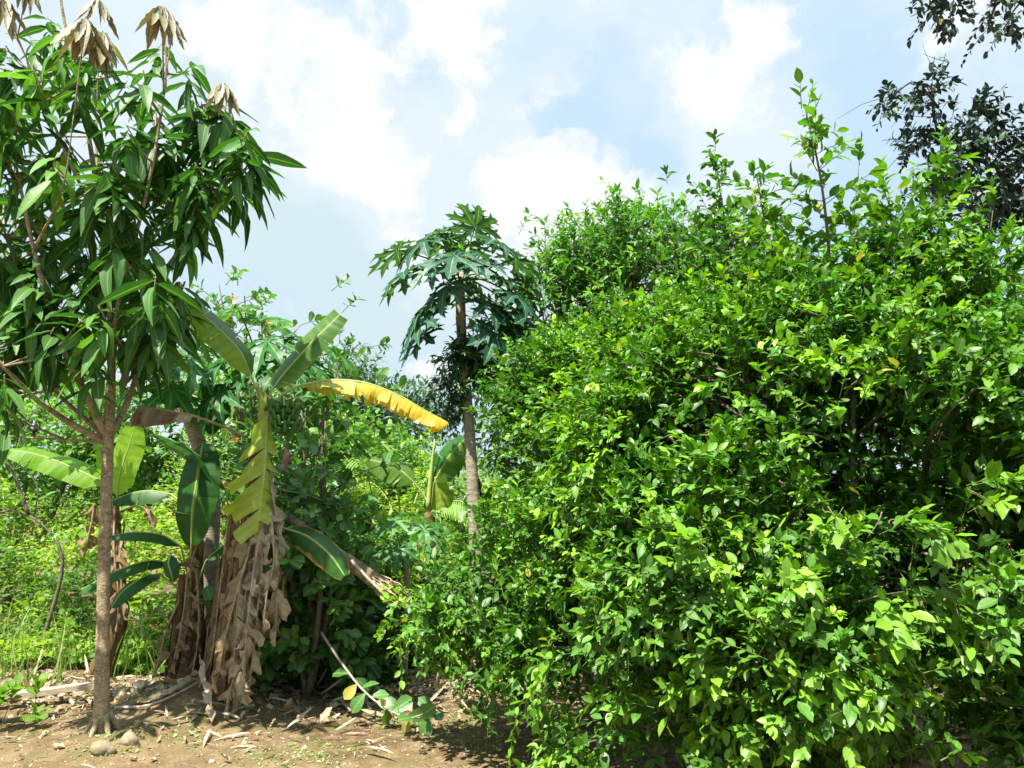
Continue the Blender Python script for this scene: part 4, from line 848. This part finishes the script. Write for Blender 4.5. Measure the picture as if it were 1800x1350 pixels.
# more understory in the shade between banana and bushes
def under(label, env, ncl, mt, tp, size, name='undergrowth_shrub', young=.1, **kw):
    b = env[0][0].copy(); b[2] = gz(b[0], b[1]); t = thing(name, label, 'shrub', b); lf, tw, tr = MB(), MB(), MB()
    cen = crown(lf, tw, env, ncl, per=6, spread=.1, L=.3, K=8, tpls=tp, size=size, young=young, **kw); limbs(tr, b, [env[0][0]], cen, .5, .015)
    tr.build('stem', 'twig', t); lf.build('foliage', mt, t); tw.build('twigs', 'greentwig', t)
under('dark round leaved undergrowth at the shaded foot of the banana', [E(540, 1130, 6.6, .5, .4, .35), E(500, 1090, 6.5, .3, .3, .3), E(620, 1120, 6.9, .35, .3, .25)], 36, 'cashew', T_CASH, .14)
under('fine leaved green undergrowth behind the fallen log', [E(650, 1040, 7.9, .7, .5, .5), E(760, 1060, 7.9, .6, .5, .4), E(560, 1000, 7.9, .5, .5, .6)], 120, 'shrub', T_NARROW, .09, young=.3, gap=.3)
under('green undergrowth mass behind the left of the mid green bush', [E(800, 1060, 8.4, .8, .6, .45), E(920, 980, 8.6, .6, .6, .7), E(690, 1060, 8.6, .7, .5, .4)], 150, 'weed', T_LIME, .10, young=.3, gap=.3)
# drooping branch over the bare soil
b = Gp(690, 1258); t = thing('drooping_branch', 'thin drooping branch with a few round green and yellow leaves over the bare soil', 'branch', P(565, 1115, 5.9))
pl = spl([P(565, 1112, 5.9), P(600, 1165, 5.75), P(640, 1215, 5.6), P(690, 1252, 5.45), P(735, 1262, 5.4), P(762, 1250, 5.4)], 24)
mb = MB(); tube(mb, pl, [.010, .007, .004], 6); tube(mb, spl([pl[20], pl[20]+[.1, -.05, .05], pl[20]+[.2, -.08, .13]], 5), [.004, .002], 4); mb.build('stem', 'stick', t)
lf, yl = MB(), MB(); idx = np.array([9, 11, 13, 14, 16, 17, 18, 19, 20, 21, 22, 23, 23, 12, 8]); k = len(idx)
d = RNG.normal(size=(k, 3))*[1, .5, .6]; inst(lf, T_CASH, pl[idx], d, np.tile([0, -.7, .6], (k, 1))+RNG.normal(size=(k, 3))*.2, .12+.05*RNG.random(k), RNG.random(k), RNG.random(k)*.2)
inst(yl, T_CASH, pl[[10, 15, 19]], np.array([(-.6, -.3, -.7), (.2, -.5, .3), (.1, -.4, -.9)]), np.array([(0, -1, .3)]*3), np.array([.13, .09, .10]), RNG.random(3), RNG.random(3))
lf.build('leaves', 'cashew', t); yl.build('yellow_leaves', 'yellowleaf', t)

# ------------------------------------------------------------ background trees
back_tree('distant_tree', 'feathery distant tree rising just left of the sky gap', 'tree', 620, 15, [E(605, 710, 15, .8, .8, .5), E(640, 750, 15, .8, .8, .5)], 110, [([P(610, 690, 15), P(620, 605, 15)], 14)], 'fardark', T_NARROW, .16, .1, per=6, L=.55, gap=.38)
back_tree('distant_tree', 'low distant tree on the skyline under the tip of the yellow leaf', 'tree', 730, 17, [E(720, 735, 17, .8, .8, .22), E(770, 735, 17, .5, .6, .22), E(680, 740, 17, .6, .6, .3)], 70, [], 'fardark', T_NARROW, .17, .1, per=6, L=.55, gap=.40)
back_tree('distant_tree', 'pale green distant tree in the sky gap beneath the yellow leaf', 'tree', 700, 13, [E(690, 850, 13, 1.0, .8, .5), E(770, 880, 13, .9, .8, .4), E(640, 830, 13, .6, .6, .4)], 110, [], 'far', T_LIME, .13, .35, per=6, L=.5, gap=.40)
back_tree('distant_tree', 'open sunlit tree behind the left mango branches', 'tree', 60, 11, [E(60, 760, 11, 1.1, .8, .75), E(-40, 700, 11, .9, .8, .7), E(150, 760, 11, .9, .8, .4)], 110, [], 'far', T_LIME, .12, .4, per=6, L=.45, gap=.42)
back_tree('distant_tree', 'open sunlit tree seen between the mango trunk and the leaning papaya', 'tree', 260, 11.5, [E(260, 740, 11.5, 1.0, .8, .8), E(330, 800, 11.5, .8, .8, .7), E(200, 820, 11.5, .7, .7, .6)], 110, [], 'far', T_LIME, .12, .4, per=6, L=.45, gap=.42)
back_tree('distant_tree', 'pale distant tree low at the far left edge above the weeds', 'tree', 20, 14, [E(20, 640, 14, 1.2, 1, .6), E(-80, 760, 14, 1.2, 1, .9), E(110, 790, 14, 1.2, .9, .7)], 100, [], 'far', T_LIME, .14, .3, per=6, L=.5, gap=.44)
back_tree('distant_tree', 'green tree behind the round leaved tree and the distant banana', 'tree', 560, 12, [E(560, 830, 12, 1.0, .9, .9), E(480, 780, 12, .9, .8, .9), E(600, 900, 12, .6, .8, .6)], 160, [], 'far', T_LIME, .12, .25, per=6, L=.45, gap=.34)
back_tree('distant_tree', 'pale tree hidden behind the mid green bush near the dark small leaved tree', 'tree', 1010, 14, [E(1000, 900, 14, 1.8, 1, .9), E(860, 900, 14, 1.0, .9, .7)], 150, [], 'far', T_LIME, .14, .3, per=6, L=.5, gap=.36)
back_tree('distant_tree', 'low tree seen through gaps of the largest bush at the far right', 'tree', 1500, 15, [E(1500, 900, 15, 2.5, 1, .6), E(1250, 900, 15, 2.0, 1, .7), E(1750, 880, 15, 2.0, 1, .9)], 190, [], 'far', T_LIME, .14, .2, per=6, L=.5, gap=.36)
# crooked bare shrub at the left
b = np.array(onG(105, 7.6)); t = thing('bare_shrub', 'crooked bare grey branch arching at the far left in front of the weeds', 'shrub', b); tr, lf, tw = MB(), MB(), MB()
def Z_(x, y, d=0.): return P(x, y, 7.6+d)
for a, r in (([b, Z_(110, 1000), Z_(88, 935), Z_(48, 905), Z_(10, 898), Z_(-40, 915)], .022), ([Z_(50, 905), Z_(38, 870), Z_(22, 830), Z_(0, 800), Z_(-30, 780)], .02), ([Z_(22, 830), Z_(45, 800), Z_(40, 760), Z_(60, 720)], .01),
             ([Z_(60, 908), Z_(66, 860), Z_(50, 830)], .008), ([Z_(0, 800), Z_(-10, 760), Z_(5, 700)], .01)):
    pl = spl(a, 14); tube(tr, pl, [r, r*.4], 7, wob=.04); n_ = 6; ii = RNG.integers(4, 14, n_); shoots(lf, tw, pl[ii], RNG.normal(size=(n_, 3))+UP*.4, .3+.2*RNG.random(n_), .05*np.ones(n_), 7, T_NARROW, .09, RNG.random(n_)*.4)
tr.build('trunk', 'twig', t); lf.build('crown', 'shrub', t); tw.build('twigs', 'twig', t)

# ------------------------------------------------------------ weeds, grass, litter
def hf(x, y):
    e = 7.4+.5*mnoise.noise(Vector((x*.8, 0, 3)))+max(0, x+1.2)*.25
    f = np.clip((y-e)/3.0, 0, 1)
    return (0.12+1.95*f**.75)*(.75+.75*mnoise.noise(Vector((x*1.1, y*1.1, 8)))+.2*mnoise.noise(Vector((x*3, y*3, 8))))
mb = MB(); pts = []
while len(pts) < 60000:
    y = 7.0+RNG.random()**1.6*6.5; x = RNG.uniform(-.75*y-.5, .25*y)
    e = 7.3+.5*mnoise.noise(Vector((x*.8, 0, 3)))
    if y < e or (x > -.2 and RNG.random() < .6): continue
    h = hf(x, y); z = gz(x, y)+h*(1-.5*RNG.random()**2.2)
    pts.append((x+RNG.normal()*.02, y, z))
pts = np.array(pts); k = len(pts); d = RNG.normal(size=(k, 3))*[1, 1, .5]+UP*.1
cl = np.array([mnoise.noise(Vector(p*1.5))+.5*mnoise.noise(Vector(p*4)) for p in pts])
inst(mb, T_SMALL, pts, d, UP+RNG.normal(size=(k, 3))*.45, .055+.06*RNG.random(k)**2, np.clip(.5+cl, 0, 1), np.clip(.25+cl*.9+RNG.normal(size=k)*.2, 0, 1))
tag(mb.build('weeds', 'weed'), kind='stuff')
mb = MB(); pts = []; dd = []
for _ in range(60):
    x0 = RNG.uniform(-5.5, -.4); y0 = 7.0+RNG.random()*2.0
    if RNG.random() < .35: x0 = RNG.uniform(-5, -3.4); y0 = RNG.uniform(6.3, 8)
    if y0 < 7.4 and x0 > -3 and RNG.random() < .8: continue
    for j in range(12): pts.append((x0+RNG.normal()*.05, y0+RNG.normal()*.05, gz(x0, y0)-.01)); dd.append((RNG.normal()*.35, RNG.normal()*.35, 1))
pts = np.array(pts); k = len(pts); dd = np.array(dd)
inst(mb, T_BLADE, pts, dd, dd*[1, 1, 0]+RNG.normal(size=(k, 3))*.3, .25+.35*RNG.random(k), RNG.random(k), RNG.random(k)**2)
tag(mb.build('tall_grass', 'grass'), kind='stuff')
# short sparse sprouts on the soil
mb = MB(); pts = []
while len(pts) < 5000:
    x, y = RNG.uniform(-3.2, 2.5), 4.2+RNG.random()*3.6
    if mnoise.noise(Vector((x*1.7, y*1.7, 1)))+.4*mnoise.noise(Vector((x*6, y*6, 1))) < .12+(.1 if x < -.9 else 0): continue
    pts.append((x, y, gz(x, y)+.001))
pts = np.array(pts); k = len(pts); dd = RNG.normal(size=(k, 3))*[1, 1, .2]+UP*.5
inst(mb, T_SMALL, pts, dd, UP+RNG.normal(size=(k, 3))*.4, .014+.022*RNG.random(k), RNG.random(k), RNG.random(k))
tag(mb.build('ground_cover', 'grass'), kind='stuff')
mb = MB(); pts = []; sz = []
while len(pts) < 9000:
    x, y = RNG.uniform(-6, 4.5), 3.8+RNG.random()*5.5
    w = .08+.9*math.exp(-((y-6.9)/.9)**2)+.5*math.exp(-((x+2)**2+(y-6)**2)/1.2)+(.3 if x > .8 else 0)
    if RNG.random() > w: continue
    pts.append((x, y, gz(x, y)+.006+.03*RNG.random()**2)); sz.append(.02+.12*RNG.random()**2.5 if y > 5.6 else .012+.07*RNG.random()**4)
pts = np.array(pts); k = len(pts); dd = RNG.normal(size=(k, 3))*[1, 1, .18]
inst(mb, T_DRY, pts, dd, UP+RNG.normal(size=(k, 3))*.35, np.array(sz), RNG.random(k), RNG.random(k)**1.5)
tag(mb.build('leaf_litter', 'litter'), kind='stuff')
mb = MB(); pts = []; T_STRAW = [leaf_tpl(5, .05, lanc, f, c, .2, tw) for f, c, tw in ((.5, .1, .3), (-.4, .25, -.4), (.8, -.15, .6))]
while len(pts) < 1900:
    x, y = RNG.uniform(-5.5, 4.5), 4.2+RNG.random()*4.8
    w = .04+.9*math.exp(-((y-6.9)/.8)**2)+.6*math.exp(-((x+1.9)**2+(y-5.7)**2)/.9)
    if RNG.random() > w: continue
    pts.append((x, y, gz(x, y)+.01+.03*RNG.random()))
pts = np.array(pts); k = len(pts); inst(mb, T_STRAW, pts, RNG.normal(size=(k, 3))*[1, 1, .15], UP+RNG.normal(size=(k, 3))*.3, .05+.22*RNG.random(k)**2.5, RNG.random(k), RNG.random(k))
tag(mb.build('dry_straw', 'litter'), kind='stuff')
mb = MB(); k = 9000; x = RNG.uniform(-3.5, 3.5, k); y = 3.6+RNG.random(k)*3.5
keep = np.array([mnoise.noise(Vector((a*2.2, b_*2.2, 9))) > -.15 for a, b_ in zip(x, y)]); x, y = x[keep], y[keep]; k = len(x)
pts = np.array([(a, b_, gz(a, b_)+.003) for a, b_ in zip(x, y)]); inst(mb, T_DRY, pts, RNG.normal(size=(k, 3))*[1, 1, .3], UP+RNG.normal(size=(k, 3))*.5, .006+.012*RNG.random(k), RNG.random(k)*.5+.5, RNG.random(k))
tag(mb.build('fallen_petals', 'straw'), kind='stuff')
# clods
def clod_mesh(mb, c, r, flat=.6, sub=2):
    import bmesh
    bm = bmesh.new(); bmesh.ops.create_icosphere(bm, subdivisions=sub, radius=1)
    ns = Vector(RNG.random(3)*40); V = []
    for v in bm.verts:
        q = v.co*(1+.35*mnoise.noise(v.co*1.1+ns)+.12*mnoise.noise(v.co*3+ns)); V.append(c+np.array([q.x*r, q.y*r*.8, q.z*r*flat]))
    bm.verts.index_update(); F = [[v.index for v in f.verts] for f in bm.faces]; bm.free(); mb.add(V, None, F)
mb = MB()
for _ in range(380):
    x, y = RNG.uniform(-3.5, 3), 4+RNG.random()*2.6; r = .004+.012*RNG.random()**3; clod_mesh(mb, np.array([x, y, gz(x, y)+r*.3]), r, sub=1)
tag(mb.build('soil_crumbs', 'stone'), kind='stuff')
def stone(label, px, py, r, flat, mt='stone'):
    c = Gp(px, py); mb = MB(); clod_mesh(mb, np.zeros(3), r, flat, 3); o = mb.build('stone', mt); o.location = tuple(c+UP*r*flat*.15); tag(o, label, 'stone')
stone('rounded mossy stone in front of the mango trunk foot', 178, 1338, .07, .75)
stone('angular pale stone right of the mango trunk foot', 226, 1325, .055, .95)
stone('small pale pebble on the shaded soil by the fallen log', 748, 1190, .035, 1.0)
# fallen logs
def log(label, pts, r, straw_end=True, n_=70):
    t = thing('fallen_log', label, 'log', pts[0]); mb = MB(); pl = spl(pts, 18); tube(mb, pl, r, 12, wob=.07); mb.build('trunk', 'log', t)
    if straw_end:
        sb = MB(); ax = nrm(pl[-1]-pl[-2]); rr = r[-1]
        for _ in range(n_):
            d = rdir(1)[0]; d = nrm(d-ax*np.dot(d, ax)); a = pl[-1]-ax*.16*RNG.random()+d*rr*(1.0+.05*RNG.random()); tube(sb, [a, a+ax*.07+d*.012+RNG.normal(size=3)*.008, a+ax*(.10+.06*RNG.random())+d*.015-UP*.01], [.007, .003], 3)
        sb.build('frayed_fibres', 'straw', t)
log('fallen log slanting down behind the right leaf of the main banana', [P(508, 912, 5.95), P(570, 958, 5.85), P(630, 1000, 5.75), P(688, 1040, 5.65)], [.040, .048, .055], n_=36)
log('short rotten log lying under the left skirt of the mid green bush', [P(785, 1095, 5.9), P(815, 1130, 5.8), P(850, 1160, 5.7)], [.07, .08, .08], n_=160)
mb = MB(); tube(mb, spl([P(618, 985, 5.66), P(650, 1020, 5.58), P(675, 1045, 5.52)], 6), [.012, .008], 6); tag(mb.build('stick', 'stick'), 'pale peeled stick resting on the slanting fallen log', 'stick')
# plank and sticks
a, b_ = Gp(-60, 1250, .09), Gp(168, 1236, .11); mb = MB(); ax = nrm(b_-a); sd_ = nrm(np.cross(ax, UP)); V = []
for i, f in enumerate(np.linspace(0, 1, 9)):
    c = a*(1-f)+b_*f+UP*.006*math.sin(f*9)
    for (s_, u_) in ((-.05, -.02), (.05, -.02), (.05, .02), (-.05, .02)): V.append(c+sd_*s_+UP*u_)
q = [(4*i+j, 4*i+(j+1) % 4, 4*i+4+(j+1) % 4, 4*i+4+j) for i in range(8) for j in range(4)]+[(0, 1, 2, 3), (35, 34, 33, 32)]
mb.add(V, [f[::-1] for f in q]); tag(mb.build('plank', 'plank', smooth=False), 'weathered plank lying on the soil left of the mango trunk', 'plank')
def stick(label, pts, r, mt='stick'):
    mb = MB(); tube(mb, spl(pts, 10), [r, r*.5], 6, wob=.08); tag(mb.build('stick', mt), label, 'stick')
stick('pale dry stick leaning on the litter behind the plank', [Gp(48, 1235, .01), Gp(58, 1205, .08), Gp(75, 1170, .16)], .014)
stick('long dry stick on the soil at the foot of the main banana', [Gp(200, 1278, .02), Gp(260, 1285, .03), Gp(330, 1268, .03), Gp(372, 1248, .06)], .010)
stick('thin grey stick on the soil below the bushes beside the drooping branch', [Gp(775, 1222, .02), Gp(800, 1210, .05), Gp(835, 1180, .12)], .008)
stick('bleached twig in the litter right of the mango trunk', [Gp(215, 1180, .01), Gp(228, 1160, .06), Gp(238, 1140, .10)], .008)
def dryleaf(label, pts, w, up=(0, -.2, 1)):
    mb = MB(); blade(mb, pts, w, up, fold=(-20, -10), tears=(2, 1), jit=20, gap=.05, crum=.03, curl=-30, rag=.3, n_=26)
    tag(mb.build('dry_banana_leaf', 'ban_dead'), label, 'dead leaf')
dryleaf('pale dry banana strip lying on the soil in front of the mound', [Gp(218, 1275, .02), Gp(262, 1280, .03), Gp(310, 1270, .03), Gp(345, 1252, .05)], .05)
dryleaf('dry brown strip leaning from the soil against the main banana foot', [Gp(372, 1295, .01), Gp(360, 1275, .10), Gp(345, 1262, .22)], .035, (.3, -1, .2))
dryleaf('narrow dry leaf flat on the soil right of the angular stone', [Gp(235, 1300, .01), Gp(265, 1302, .015), Gp(290, 1305, .01)], .02)
# pale litter patch, lit, under the bushes: white scrap
mb = MB(); c = P(900, 1195, 5.0); c[2] = gz(c[0], c[1])+.05
c = Gp(905, 1215, .06); V = [c+np.array([x*.045+RNG.normal()*.008, y*.03, z*.05+RNG.normal()*.008]) for x, y, z in ((-1, 0, 0), (-.2, -.4, -.6), (.9, .1, -.5), (1.2, .3, .5), (.1, -.3, 1), (-1, .4, .8), (0, 0, 0))]
mb.add(V, None, [(6, i, (i+1) % 6) for i in range(6)]); tag(mb.build('plastic_scrap', 'white', smooth=False), 'white scrap caught low in the mid green bush', 'litter')
GR = {'lime_tree': 'lime bushes filling the right side', 'banana_plant': 'banana plants', 'papaya_tree': 'papaya trees', 'distant_tree': 'distant trees on the skyline', 'stone': 'stones on the soil',
      'stick': 'dry sticks on the ground', 'seedling': 'seedlings and weeds on the ground', 'fallen_log': 'fallen logs', 'dry_banana_leaf': 'dry banana strips on the soil', 'undergrowth_shrub': 'undergrowth shrubs', 'cashew_tree': 'round leaved trees'}
for o in bpy.data.objects:
    g = GR.get(o.name.split('.')[0])
    if g and o.parent is None: o['group'] = g
print('objects', len(bpy.data.objects))
